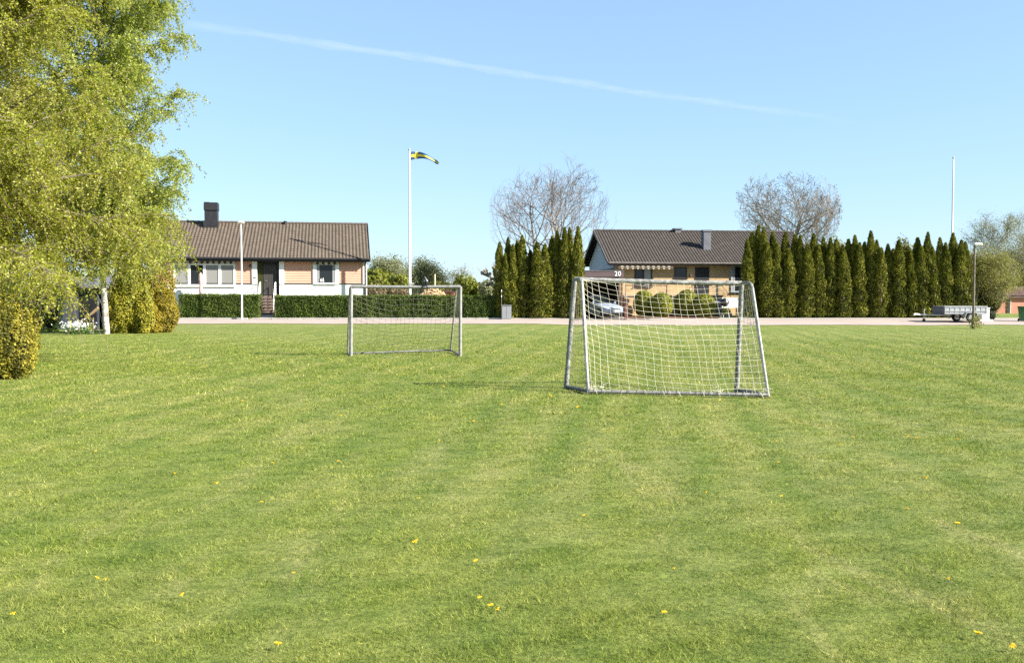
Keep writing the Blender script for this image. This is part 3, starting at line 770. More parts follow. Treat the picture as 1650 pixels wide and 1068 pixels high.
for x0, x1 in ((406, 414.2), (450, 457.7), (584.6, 587)):
    MB().box((HA.px(x0, 440)[0], -.07, zb - .005), (HA.px(x1, 440)[0] + (0.002 if x1 < 587 else .02), .035, ztop), ).build('corner_board', M['white'], tA)
u0, z1, u1, z0 = HA.rect(279.5, 424.5, 379.2, 461)
wA = window(tA, u0, z1, u1, z0, -.01, .12, 4, M['white'], [M['glasscurtain'], M['glass'], M['glasscurtain'], M['glasscurtain']], mull=.19)
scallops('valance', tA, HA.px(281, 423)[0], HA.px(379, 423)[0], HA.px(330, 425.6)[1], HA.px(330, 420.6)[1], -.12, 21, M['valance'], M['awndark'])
u0, z1, u1, z0 = HA.rect(508.8, 425.5, 541.7, 457.0)
wA2 = window(tA, u0, z1, u1, z0, -.01, .06, 1, M['white'], M['glass'], curtains=True, side=.2)
for k, (x, hgt) in enumerate(((517, 6), (520.5, 7))):
    uu, zz = HA.px(x, 453.5)
    MB().lathe([(.05, 0), (.07, .06), (.04, .12), (.03, hgt * .035), (.045, hgt * .04)], 8, (uu, -.06, zz - .03)).build('vase', M['white'], wA2, smooth=True)
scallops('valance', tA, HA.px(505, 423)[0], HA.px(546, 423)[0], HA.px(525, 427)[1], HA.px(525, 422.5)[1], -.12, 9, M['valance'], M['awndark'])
# entrance
MB().box((ud0, .25, zfl), (ud1, .3, ztop)).build('entrance_back', M['dark'], tA)
a0, a1 = HA.px(424.2, 450)[0], HA.px(445.3, 450)[0]
MB().box((ud0 + .02, .2, zfl + .05), (a0 - .03, .24, ztop - .1)).build('side_glass', M['glassgreen'], tA)
dm = MB(); n = 5
for k in range(n):
    dm.box((a0 + (a1 - a0) * k / n + .006, .19, zfl + .05), (a0 + (a1 - a0) * (k + 1) / n - .006, .245, zfl + 2.2))
dA = dm.build('door', M['doordark'], tA)
MB().tube([(a0 + .1, .19, zfl + 1.05), (a0 + .1, .14, zfl + 1.05), (a0 + .25, .14, zfl + 1.05)], .015, 6).build('handle', M['rim'], dA)
# steps and railings
us0, us1 = HA.px(416.5, 490, -1.5)[0], HA.px(443, 490, -1.5)[0]
sm = MB(); nst = 7; rise = (zfl - .36) / nst
sm.box((us0, -.9, .1), (us1, .0, zfl - .01)); 
for k in range(nst - 1):
    v1 = -.9 - .3 * k; z1 = zfl - rise * (k + 1)
    sm.box((us0, v1 - .3, .1), (us1, v1 - .003, z1 - .05)); sm.box((us0 - .03, v1 - .34, z1 - .047), (us1 + .03, v1 - .003, z1))
sm.build('front_steps', M['step'], tA)
MB().box((us0 - .1, -3.1, .2), (us1 + .1, -2.72, .43)).build('bottom_landing', M['kerb'], tA)
for u in (us0 + .03, us1 - .03):
    r_ = MB()
    for vv, zz in ((-.12, zfl), (-1.0, zfl - rise), (-2.5, .5)):
        r_.tube([(u, vv, zz - .1), (u, vv, zz + .95)], .028, 8)
    for h in (.95, .5):
        r_.tube([(u, -.1, zfl + h), (u, -.95, zfl - .1 + h), (u, -2.55, .42 + h)], .026, 8)
    r_.build('stair_railing', M['white'], tA, smooth=True)
uu, zz = HA.px(403.5, 429)
lm = MB().box((uu - .02, -.2, zz - .02), (uu + .02, -.06, zz + .02)); lm.lathe([(.03, -.14), (.07, .0), (.09, .05), (.02, .13), (.01, .16)], 8, (uu, -.2, zz))
lm.build('wall_lantern', M['black'], tA, smooth=True)
uu, zz = HA.px(410.5, 447)
MB().box((uu - .1, -.1, zz - .05), (uu + .1, -.072, zz + .02)).build('letter_slot', M['greywood'], tA)
uu = HA.px(588.6, 440)[0]
MB().tube([(.06, -.35, 4.1), (.06, -.05, 3.95), (.06, -.05, .3)], .045, 8).build('downpipe', M['dark'], tA, smooth=True)
MB().tube([(.16, .05, 4.1), (.16, .05, .3)], .04, 8).build('drain_pipe', M['white'], tA, smooth=True)
# roof
ov = .5; uRL, uRR = ULA - .45, .38
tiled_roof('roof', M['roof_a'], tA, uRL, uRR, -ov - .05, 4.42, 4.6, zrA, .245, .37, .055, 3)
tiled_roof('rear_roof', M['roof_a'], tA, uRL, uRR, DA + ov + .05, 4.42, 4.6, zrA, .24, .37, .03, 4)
ridge_caps(tA, M['roof_a'], uRL, uRR, 4.6, zrA + .06)
MB().box((uRL, -ov, 4.16), (uRR, -ov + .03, 4.43)).build('fascia_board', M['dark'], tA)
MB().box((uRL + .02, -ov + .031, 4.18), (uRR - .02, .02, 4.21)).build('soffit', M['dark'], tA)
gt = MB(); gt.tube([(uRL, -ov - .08, 4.38), (uRR, -ov - .08, 4.36)], .075, 8); gt.build('gutter', M['dark'], tA, smooth=True)
for u in (uRL, uRR):
    s_ = 1 if u > uRL else -1
    for ve in (-ov - .08, DA + ov + .08):
        MB().prism([(ve, 4.18), (ve, 4.5), (4.6, zrA + .12), (4.6, zrA - .2)], u + s_ * .003, u + s_ * .05, 'x').build('bargeboard', M['dark'], tA)
uc0, uc1 = HA.px(330, 342, 4.2)[0], HA.px(351.3, 342, 4.2)[0]
zc = HA.px(340, 326.5, 4.2)[1]
ch = MB().box((uc0 + .02, 3.8, zrA - .6), (uc1 - .02, 4.75, zc - .28)); ch.box((uc0 - .02, 3.74, zc - .6), (uc1 + .02, 4.8, zc - .1))
ch.box((uc0 - .01, 3.78, zc - .099), (uc0 + .4, 4.76, zc)); ch.box((uc0 + .43, 3.8, zc - .099), (uc1 + .02, 4.74, zc - .02)); ch.box((uc0 - .06, 3.68, zrA - .62), (uc1 + .06, 4.82, zrA + .02))
ch.build('chimney', M['dark'], tA, bevel=.01)
uu = HA.px(459.6, 360, 4.6)[0]
MB().lathe([(.09, -.1), (.09, .12), (.13, .13), (.13, .18), (.02, .22)], 8, (uu, 4.4, zrA)).build('roof_vent', M['dark'], tA, smooth=True)

# --- house B: yellow brick house ------------------------------------------------
aB = R(6.6)
OB = P(980, 477, 66.5); OB.z = 0
HB = House('brick_bungalow', OB, aB, 'yellow brick bungalow with old dark tiled roof and grey blue gable behind the goal', 'house')
tB = HB.t
zeB, zrB = 4.05, 6.66
DBv = 5.0; vf = .55; uW = .55; uE = 15.3
wm = MB()
wm.box((uW, vf, .2), (uE, vf + .25, zeB - .02)); wm.box((uW, vf + .25, .2), (uW + .25, 2 * DBv - vf, 3.72)); wm.box((uE - .25, vf + .25, .2), (uE, 2 * DBv - vf, zeB))
wm.box((uW + .25, 2 * DBv - vf - .25, .2), (uE - .25, 2 * DBv - vf, zeB))
wm.prism([(vf + .25, zeB), (2 * DBv - vf, zeB), (DBv, zrB - .2)], uE - .23, uE - .02, 'x')
wm.build('wall', M['brick'], tB)
# left gable: upright grey-blue boards above a band painted dark for shade
gm = MB(); n = 30
def zroof(v): return zeB + (zrB - zeB) * (v / DBv if v < DBv else (2 * DBv - v) / DBv)
for k in range(n):
    a = vf + (2 * DBv - 2 * vf) * k / n; b_ = vf + (2 * DBv - 2 * vf) * (k + 1) / n - .012
    gm.prism([(a, 3.72), (b_, 3.72), (b_, zroof(b_) - .06), (a, zroof(a) - .06)], uW - .03, uW + .1, 'x')
gm.build('gable_cladding', M['greyblue'], tB)
gw = MB().box((uW - .06, 4.55, 5.25), (uW - .032, 5.15, 5.85))
gwo = gw.build('window', M['white'], tB); MB().box((uW - .075, 4.62, 5.32), (uW - .062, 5.08, 5.78)).build('pane', M['glasscurtain'], gwo)
gb = MB().box((uW - .05, vf, 2.6), (uW - .003, 2 * DBv - vf, 3.71)); gb.build('painted_shade_band', M['dark'], tB)  # wall in shadow below the gable, its shade put into the colour
tiled_roof('roof', M['roof_b'], tB, 0, 15.9, -.05, zeB + .06, DBv, zrB, .22, .35, .055, 5)
tiled_roof('rear_roof', M['roof_b'], tB, 0, 15.9, 2 * DBv + .05, zeB + .06, DBv, zrB, .21, .34, .032, 6)
ridge_caps(tB, M['roof_b'], -.02, 15.9, DBv, zrB + .06, .1)
for ve in (-.08, 2 * DBv + .08):
    MB().prism([(ve, zeB - .16), (ve, zeB + .1), (DBv, zrB + .1), (DBv, zrB - .18)], -.05, -.003, 'x').build('bargeboard', M['greywood'], tB)
MB().box((0, -.02, zeB - .14), (15.9, .012, zeB + .05)).build('fascia_board', M['brown'], tB)
MB().box((.02, .013, zeB - .13), (15.88, vf, zeB - .1)).build('soffit', M['brown'], tB)
MB().tube([(0, -.1, zeB + .02), (15.9, -.1, zeB)], .065, 8).build('gutter', M['greywood'], tB, smooth=True)
vch = 1.9
uc0, uc1 = HB.px(1133.2, 385, vch)[0], HB.px(1146, 385, vch)[0]
zc = HB.px(1139, 370.3, vch)[1]; zcb = zroof(vch)
ch = MB().box((uc0 + .03, vch, zcb - .1), (uc1 - .01, vch + .6, zc - .14)); ch.box((uc0 - .04, vch - .05, zc - .139), (uc1 + .04, vch + .65, zc)); ch.box((uc0 - .05, vch - .08, zcb - .05), (uc1 + .08, vch - .003, zcb + .08))
ch.build('chimney', M['tin'], tB, bevel=.01)
uu = HB.px(1091, 371, DBv)[0]
MB().box((uu - .22, DBv - .3, zrB - .1), (uu + .22, DBv + .3, zrB + .18)).box((uu - .32, DBv - .36, zrB + .181), (uu + .32, DBv + .36, zrB + .27)).build('roof_vent', M['tin'], tB)
def wB(x0, y0, x1, y1, **k):
    u0, z1, u1, z0 = HB.rect(x0, y0, x1, y1, vf)
    return window(tB, u0, z1, u1, z0, vf - .02, **k)
wB(1022.5, 431, 1050.5, 461.5, frame=.09, panes=2, mat=M['dark'], glass=[M['glass'], M['glasscurtain']], mull=.1)
wB(1086.5, 430.5, 1106.2, 448, frame=.06, panes=1, mat=M['dark'])
wB(1177.5, 427.5, 1200, 471, frame=.1, panes=1, mat=M['greyblue'], curtains=True)
u0, z1, u1, z0 = HB.rect(1119.7, 430.5, 1142.6, 475, vf)
zfB = z0
dm = MB()
for k in range(6): dm.box((u0 + (u1 - u0) * k / 6 + .005, vf - .04, z0), (u0 + (u1 - u0) * (k + 1) / 6 - .005, vf - .003, z1))
dB = dm.build('door', M['dark'], tB)
MB().tube([(u1 - .12, vf - .04, z0 + 1), (u1 - .12, vf - .1, z0 + 1), (u1 - .26, vf - .1, z0 + 1)], .014, 6).build('handle', M['rim'], dB)
uu, zz = HB.px(1111.5, 443, vf)
MB().box((uu - .03, vf - .16, zz + .02), (uu + .03, vf - .003, zz + .07)).lathe([(.06, -.16), (.09, .0), (.05, .06)], 8, (uu, vf - .14, zz)).build('wall_lantern', M['terracotta'], tB, smooth=True)
# awning
u0, u1 = HB.px(997, 431, -.2)[0], HB.px(1085, 431, -.2)[0]
zz = HB.px(1040, 434.3, -.25)[1]
aw = scallops('awning', tB, u0, u1, zz + .02, zz + .2, -.14, 21, M['awndark'], M['awnlight'], vtop=vf - .02, band=.55)  # dark upper band paints the eave's shade into the cloth
# terrace in front of the door, rails, steps
ux = lambda x, v=-.6: HB.px(x, 470, v)[0]
tm = MB(); tm.box((ux(1002), -1.4, .2), (ux(1158), vf - .003, zfB - .12)); tm.build('terrace_wall', M['brick'], tB)
MB().box((ux(1002) - .05, -1.45, zfB - .119), (ux(1158) + .05, vf - .004, zfB - .03)).build('terrace_slab', M['concrete'], tB)
rl = MB(); zr_ = zfB + .62
for x in (1004, 1037, 1069.5):
    rl.box((ux(x) - .03, -1.38, zfB - .03), (ux(x) + .03, -1.32, zr_))
rl.box((ux(1003), -1.39, zr_ + .002), (ux(1070.5), -1.31, zr_ + .06)); rl.build('terrace_rail', M['brown'], tB)
rl = MB()
pts = [(ux(1106), zfB + .45), (ux(1110), zfB + .66), (ux(1117), zfB + .66)]
rl.tube([(a, -1.35, z) for a, z in pts] + [(ux(1142), -1.35, zfB + .64)], .02, 6)
for a, z in pts: rl.tube([(a, -1.35, zfB - .03), (a, -1.35, z)], .016, 6)
rl.tube([(ux(1142), -1.35, zfB + .5), (ux(1151), -1.35, zfB + .62), (ux(1158), -1.35, zfB + .62), (ux(1163), -2.6, zfB - .2)], .02, 6)
for k in range(9):
    a = ux(1150 + k * 1.2); rl.tube([(a, -1.35 - .1 * k, zfB - .08 - .08 * k), (a, -1.35 - .1 * k, zfB + .6 - .06 * k)], .01, 5)
rl.build('iron_railing', M['black'], tB)
st = MB()
for k in range(7): st.box((ux(1148), -1.46 - .28 * (k + 1), .15), (ux(1160), -1.463 - .28 * k, zfB - .1 - .19 * (k + 1)))
st.build('front_steps', M['concrete'], tB)
MB().box((ux(1147), -1.62, zfB - .03), (ux(1149.5), -1.47, zfB + .7)).build('gate_post', M['awnlight'], tB)

# --- carport with the house number
cD = 63.3
cl, cr = P(905, 441, cD), P(1005, 441, cD)
zt, zb_ = P(950, 436.8, cD).z, P(950, 446.4, cD).z
aC = R(4.5)
ct = thing('carport', (cr.x, cr.y, gz(cr.x, cr.y)), 'open flat roofed carport with mauve boards and white number 20 above the silver car', 'carport', aC)
gz0 = gz(cr.x, cr.y); zt -= gz0; zb_ -= gz0; wC = 4.3; dC = 5.6
fm = MB()
for k in range(4):
    a = zb_ + (zt - zb_) * k / 4; fm.box((-wC, -.03 + .004 * (k % 2), a + .004), (0, .0, a + (zt - zb_) / 4 - .004))
fm.build('fascia_board', M['mauve'], ct)
MB().box((-wC - .03, -.06, zt), (.03, dC, zt + .045)).build('roof_edge_trim', M['tin'], ct)
MB().box((-wC, .003, zb_ + .05), (-.02, dC, zt - .004)).build('roof', M['dark'], ct)
MB().box((-wC, dC - .1, 0), (-.1, dC, zb_ + .045)).build('back_wall', M['brown'], ct)
MB().box((-wC, .3, 0), (-wC + .1, dC - .103, zb_ + .045)).build('side_wall', M['brown'], ct)
MB().box((-.12, 1.2, 0), (-.02, dC - .103, zb_ + .045)).build('side_wall', M['brown'], ct)
for u, v in ((-.17, .1), (-wC + .05, .1), (-2.75, 2.9)):
    MB().box((u, v, 0), (u + .12, v + .12, zb_ + .045)).build('post', M['brown'] if v < 1 else M['palebark'], ct)
fc = bpy.data.curves.new('house_number', 'FONT'); fc.body = '20'; fc.size = .43; fc.extrude = .012; fc.align_x = 'CENTER'; fc.align_y = 'CENTER'; fc.space_character = 1.1; fc.offset = .004
ftmp = bpy.data.objects.new('number_curve', fc); col.objects.link(ftmp); bpy.context.view_layer.update()
fme = bpy.data.meshes.new_from_object(ftmp.evaluated_get(bpy.context.evaluated_depsgraph_get())); bpy.data.objects.remove(ftmp)
fo = bpy.data.objects.new('house_number', fme); col.objects.link(fo); fo.parent = ct
fo.location = (-.42, -.045, (zb_ + zt) / 2 + .01); fo.rotation_euler = (math.pi / 2, 0, 0); fme.materials.clear(); fme.materials.append(M['numwhite'])

# --- red brick house at the right edge
OC = P(1606, 477, 76.0); OC.z = 0
HC = House('red_brick_house', OC, R(4), 'red brick house with low dark red roof at the right edge behind the green bin', 'house')
tC = HC.t
zwt = HC.px(1630, 476)[1]
wm = MB().box((0, 0, .1), (12, .25, zwt)).box((0, .25, .1), (.25, 8, zwt)).box((11.75, .25, .1), (12, 8, zwt)).box((.25, 7.75, .1), (11.75, 8, zwt))
for u in (.02, 11.77): wm.prism([(.0, zwt), (8, zwt), (4, zwt + .62)], u, u + .21, 'x')
wm.build('wall', M['redbrick'], tC)
tiled_roof('roof', M['roof_c'], tC, -.4, 12.4, -.25, zwt - .0, 4, zwt + .75, .25, .37, .03, 8)
tiled_roof('rear_roof', M['roof_c'], tC, -.4, 12.4, 8.6, zwt - .1, 4, zwt + .75, .25, .37, .03, 9)
MB().box((-.4, -.23, zwt - .2), (12.4, -.2, zwt - .0)).build('fascia_board', M['brown'], tC)
u0, u1 = HC.px(1622.5, 490)[0], HC.px(1627, 490)[0]
MB().box((u0, -.06, .3), (u1, -.003, zwt - .32)).build('door', M['dark'], tC)
MB().box((u1 + .004, -.05, .3), (u1 + .1, -.003, zwt - .32)).build('door_frame', M['awnlight'], tC)

# --- dark shed behind the birch
sp = P(100, 500, 47)
stt = thing('garden_shed', (sp.x + .3, sp.y, gz(sp.x, sp.y)), 'dark blue grey garden shed with doorway shade painted as a flat black panel, half hidden behind the birch', 'shed', R(6))
m = MB()
for k in range(14):
    a = -2.0 + k * .25
    if 2.5 < a + .0 < 3.7: continue
    m.box((a, 0, 0), (a + .24, .06, 2.1))
for k in range(12):
    m.box((1.7, .07 + k * .25, 0), (1.76, .07 + k * .25 + .24, 2.1))
m.box((-2.0, .062, 0), (-1.94, 3, 2.1)); m.box((-1.94, 2.94, 0), (1.7, 3, 2.1))
m.build('wall', M['greywall'], stt)
MB().prism([(-.3, 2.1), (-.3, 2.2), (3.3, 2.75), (3.3, 2.65)], -2.3, 2.05, 'x').build('roof', M['tin'], stt)
MB().box((.55, -.012, .05), (1.4, -.003, 1.75)).build('doorway', M['black'], stt)  # black sheet on the boards, painting the shade of an open doorway
pt = P(137, 518, 45.5)
tag(MB().box((-.06, -.03, 0), (.06, .03, 1.7), Matrix.Translation((pt.x - .6, pt.y, gz(pt.x, pt.y))) @ Matrix.Rotation(R(48), 4, 'Y')).build('plank', M['wood']), 'weathered plank leaning against the dark shed doorway', 'plank')

# ------------------------------------------------------------------ poles
def flagpole(px, ptop, pbase, D, r0, r1, label):
    b = P(px, pbase, D); b.z = gz(b.x, b.y); top = P(px, ptop, D).z - b.z
    t = thing('flagpole', b, label, 'flagpole')
    MB().tube([(0, 0, 0), (0, 0, top * .5), (0, 0, top)], [r0, (r0 + r1) / 2, r1], 12).build('pole', M['polewhite'], t, smooth=True)
    MB().lathe([(.02, 0), (.07, .03), (.09, .08), (.07, .13), (.01, .17)], 10, (0, 0, top)).build('finial', M['galv'], t, smooth=True)
    return t, b, top
fpt, fpb, ftop = flagpole(660.5, 243, 500, 66.0, .1, .06, 'tall white flagpole carrying the blue and yellow pennant beside the apricot house')
MB().tube([(.05, -.1, P(0, 457, 66).z - fpb.z), (.32, -.1, P(0, 457, 66).z - fpb.z)], .035, 6).build('cleat', M['polewhite'], fpt)
MB().tube([(.1, -.06, .6), (.13, -.06, ftop * .5), (.07, -.03, ftop - .1)], .006, 4).build('halyard', M['polewhite'], fpt)
flagpole(1532, 256, 500, 76.0, .1, .055, 'tall bare white flagpole rising behind the right end of the thuja row')
# pennant
m, nt, b, out = newmat('pennant_cloth')
uvn = nt.nodes.new('ShaderNodeUVMap'); uvn.uv_map = 'UVMap'; sx = nt.nodes.new('ShaderNodeSeparateXYZ'); nt.links.new(uvn.outputs[0], sx.inputs[0])
def band(sock, c, wdt):
    a = nt.nodes.new('ShaderNodeMath'); a.operation = 'SUBTRACT'; nt.links.new(sock, a.inputs[0]); a.inputs[1].default_value = c
    b2 = nt.nodes.new('ShaderNodeMath'); b2.operation = 'ABSOLUTE'; nt.links.new(a.outputs[0], b2.inputs[0])
    c2 = nt.nodes.new('ShaderNodeMath'); c2.operation = 'LESS_THAN'; nt.links.new(b2.outputs[0], c2.inputs[0]); c2.inputs[1].default_value = wdt; return c2.outputs[0]
mxx = nt.nodes.new('ShaderNodeMath'); mxx.operation = 'MAXIMUM'
nt.links.new(band(sx.outputs[0], .2, .045), mxx.inputs[0]); nt.links.new(band(sx.outputs[1], .5, .17), mxx.inputs[1])
mc = nt.nodes.new('ShaderNodeMix'); mc.data_type = 'RGBA'; nt.links.new(mxx.outputs[0], mc.inputs[0])
mc.inputs[6].default_value = (.02, .085, .2, 1); mc.inputs[7].default_value = (.7, .55, .04, 1)
nt.links.new(mc.outputs[2], b.inputs['Base Color']); b.inputs['Roughness'].default_value = .8
M['pennant'] = m
ns, nh = 40, 6
fl = MB(); fz = P(661, 251.5, 66).z - fpb.z
uvs = []
pts = []
for i in range(ns + 1):
    s = i / ns
    x = .1 + 1.98 * s; zc_ = fz + .18 * .2 * s - .6 * s ** 2.0 + .1 * math.sin(s * 3.1)
    h = .56 * (1 - s) ** .8 + .05 + .12 * math.exp(-((s - .93) / .08) ** 2)
    for j in range(nh + 1):
        q = j / nh - .5
        pts.append((x + .06 * q, .12 * math.sin(s * 9 + q) * s ** .5 - .25 * s, zc_ + h * q * (1 + .0 * s)))
fcs = [(i * (nh + 1) + j, (i + 1) * (nh + 1) + j, (i + 1) * (nh + 1) + j + 1, i * (nh + 1) + j + 1) for i in range(ns) for j in range(nh)]
me = bpy.data.meshes.new('pennant'); me.from_pydata(pts, [], fcs); me.materials.append(m)
uvl = me.uv_layers.new(name='UVMap')
for lp in me.loops:
    i, j = divmod(lp.vertex_index, nh + 1); uvl.data[lp.index].uv = (i / ns, j / nh)
me.polygons.foreach_set('use_smooth', np.ones(len(me.polygons), dtype=bool))
po = bpy.data.objects.new('pennant', me); col.objects.link(po); po.location = fpb
sd = po.modifiers.new('cloth', 'SOLIDIFY'); sd.thickness = .012
tag(po, 'blue pennant with yellow cross streaming from the white flagpole', 'flag')

def streetlamp(px, pbase, ptop, D, r, label, polemat, side=1):
    b = P(px, pbase, D); b.z = gz(b.x, b.y); h = P(px, ptop, D).z - b.z
    t = thing('street_lamp', b, label, 'street lamp')
    MB().tube([(0, 0, 0), (0, 0, h * .3), (0, 0, h)], [r, r * .9, r * .75], 10).build('pole', polemat, t, smooth=True)
    return t, h
t, h = streetlamp(390, 513, 360, 61.8, .06, 'slim white street lamp in front of the apricot house', M['polewhite'])
MB().lathe([(.06, -.05), (.22, .02), (.26, .07), (.12, .14), (.02, .17)], 14, (0, 0, h)).build('lamp_head', M['polewhite'], t, smooth=True)
t, h = streetlamp(1568, 529, 395, 51.0, .07, 'dark street lamp post with white head and leafy base beside the trailer', M['bark'])
m_ = MB().box((-.07, -.15, h - .01), (.38, .15, h + .12)); m_.build('lamp_head', M['white'], t, bevel=.03)
C_ = rng.normal(size=(500, 3)) * np.array([.16, .16, .22]) + np.array([.12, 0, .36]); C_ = C_[C_[:, 2] > 0]
V, Fq = leafquads(C_, .09)
lb = rawmesh('suckers', V, Fq, L['olive'], None, np.clip(rng.normal(.5, .25, len(Fq)), 0, 1)); 
lb.name = 'shrub'; lb.location = t.location; tag(lb, 'small leafy shrub growing round the foot of the dark lamp post', 'shrub')

# parasol, cabinet, marker, bin, pot, etc.
b = P(324, 500, 65.0); b.z = gz(b.x, b.y); hp_ = P(324, 440, 65).z - b.z
t = thing('parasol', b, 'folded pale pink parasol standing before the wide white window', 'parasol')
MB().tube([(0, 0, 0), (0, 0, hp_)], .025, 8).build('pole', M['white'], t)
MB().lathe([(.1, hp_ - 1.5), (.13, hp_ - 1.2), (.1, hp_ - .85), (.15, hp_ - .5), (.13, hp_ - .12), (.05, hp_), (.02, hp_ + .04)], 9, ).build('folded_cloth', M['pink'], t)
b = P(816, 513.5, 61.9); b.z = gz(b.x, b.y); hc = P(816, 491.5, 61.9).z - b.z; wc = 16 / 1500 * 61.9
t = thing('utility_cabinet', b, 'grey metal utility cabinet at the roadside between hedge and thujas', 'cabinet')
MB().box((-wc / 2, -.2, 0), (wc / 2, .25, hc - .04)).build('body', M['cabinet'], t, bevel=.01)
MB().box((-wc / 2 - .02, -.23, hc - .037), (wc / 2 + .02, .28, hc)).build('lid', M['cabinet'], t, bevel=.008)
MB().box((-wc / 2 + .05, -.214, .08), (-.012, -.203, hc - .1)).build('door', M['cabinet'], t)
MB().box((.012, -.214, .08), (wc / 2 - .05, -.203, hc - .1)).build('door', M['cabinet'], t)
b = P(808, 513, 62.2); b.z = gz(b.x, b.y); hm = P(808, 467, 62.2).z - b.z
t = thing('marker_post', b, 'thin snow marker stick with pale bands beside the grey cabinet', 'marker post')
MB().tube([(0, 0, 0), (0, 0, hm)], .02, 6).build('stick', M['bark'], t)
for k in (0, 2): MB().tube([(0, 0, hm - .12 - k * .19), (0, 0, hm + .01 - k * .19)], .026, 6).build('band', M['white'], t)
b = P(701, 500, 74.0); b.z = gz(b.x, b.y)
tag(MB().tube([b, Vector((b.x, b.y, P(701, 442, 74).z))], .06, 7).build('garden_post', M['awnlight'], smooth=True), 'thin pale wooden pole standing behind the woodpile', 'post')
b = P(1650, 518, 60.5); b.z = gz(b.x, b.y); hb = P(1650, 493, 60.5).z - b.z
t = thing('wheelie_bin', b, 'green wheeled bin at the right edge before the red brick house', 'bin', R(-12))
MB().add([(x * wx, y * wy, z) for z, wx, wy in ((.06, .22, .26), (hb - .1, .29, .35)) for x, y in ((-1, -1), (1, -1), (1, 1), (-1, 1))], [(0, 3, 2, 1), (4, 5, 6, 7), (0, 1, 5, 4), (1, 2, 6, 5), (2, 3, 7, 6), (3, 0, 4, 7)]).build('body', M['greenplastic'], t, bevel=.02)
MB().box((-.31, -.38, hb - .097), (.31, .4, hb - .02)).build('lid', M['greenplastic'], t, bevel=.02)
MB().tube([(-.28, .42, hb - .12), (.28, .42, hb - .12)], .02, 6).build('handle', M['greenplastic'], t)
for x in (-.24, .24): MB().lathe([(.1, -.03), (.1, .03)], 12, (x, .3, .1), 'x').build('wheel', M['tyre'], t)
b = P(1009, 508, 62.0); b.z = gz(b.x, b.y)
t = thing('mailbox', b, 'reddish brown mailbox stand beside the carport opening', 'mailbox')
hm = P(1009, 480.5, 62).z - b.z
MB().box((-.12, -.1, 0), (.12, .1, hm - .32)).build('stand', M['terracotta'], t, bevel=.01)
MB().box((-.19, -.16, hm - .317), (.19, .16, hm - .1)).prism([(-.22, hm - .098), (.22, hm - .098), (0, hm)], -.19, .19).build('box', M['brown'], t)
# kettle grill and white table cloth in front of house B
b = P(1170, 507, 62.9); b.z = gz(b.x, b.y); zz = P(1167, 487, 62.9).z - b.z
t = thing('kettle_grill', (b.x - .1, b.y, b.z), 'black kettle grill standing beside the white panel under the last window', 'grill')
MB().lathe([(.02, -.3), (.2, -.24), (.3, -.02), (.31, .0), (.3, .03), (.2, .22), (.03, .28)], 16, (0, 0, zz)).build('bowl', M['black'], t, smooth=True)
for a in (0, 2.1, 4.2): MB().tube([(.1 * math.cos(a), .1 * math.sin(a), zz - .2), (.33 * math.cos(a), .33 * math.sin(a), 0)], .018, 6).build('leg', M['galv'], t)
MB().tube([(-.32, 0, zz + .02), (-.7, 0, zz + .05)], .03, 6).box((-.85, -.25, zz - .0), (-.36, .2, zz + .025)).build('side_shelf', M['galv'], t)
a = P(1163, 480, 63.4); c = P(1190, 496, 63.4)
t = thing('white_panel', (a.x, a.y, gz(a.x, a.y)), 'large white rectangular panel on low brown legs under the last window of the brick house', 'panel')
MB().box((0, -.04, c.z - gz(a.x, a.y)), (c.x - a.x, .04, a.z - gz(a.x, a.y))).build('board', M['white'], t, bevel=.01)
for x in (.1, c.x - a.x - .18): MB().box((x, -.05, 0), (x + .08, .05, c.z - gz(a.x, a.y) - .003)).build('leg', M['brown'], t)
# white pedestal beside the trailer and garden chair
b = P(1585.5, 517.5, 61.0); b.z = gz(b.x, b.y)
hh_ = P(1585, 497, 61).z - b.z
t = thing('pedestal', b, 'squat white concrete pedestal just right of the trailer', 'pedestal')
MB().box((-.26, -.24, .12), (.24, .24, hh_)).build('shaft', M['whiteplaster'], t, bevel=.02)
MB().box((-.42, -.34, 0), (.42, .34, .117)).build('plinth', M['whiteplaster'], t, bevel=.02)
MB().box((-.29, -.27, hh_ + .002), (.27, .27, hh_ + .06)).build('cap', M['whiteplaster'], t, bevel=.01)
b = P(298, 500, 64.6); b.z = gz(b.x, b.y); hz_ = P(298, 470, 64.6).z - b.z
t = thing('garden_chair', b, 'garden chair with a rounded dark back rail showing above the hedge', 'chair')
MB().tube([(-.26 * math.cos(a), .2, hz_ - .18 + .18 * math.sin(a)) for a in np.linspace(0, math.pi, 12)], .02, 6).build('backrest', M['black'], t)
MB().box((-.24, -.22, .4), (.24, .22, .44)).build('seat', M['black'], t)
for x in (-.22, .22):
    MB().tube([(x, -.2, 0), (x, -.2, .4)], .018, 6).build('leg', M['black'], t); MB().tube([(x * 1.18, .2, 0), (x * 1.18, .2, hz_ - .18)], .018, 6).build('leg', M['black'], t)

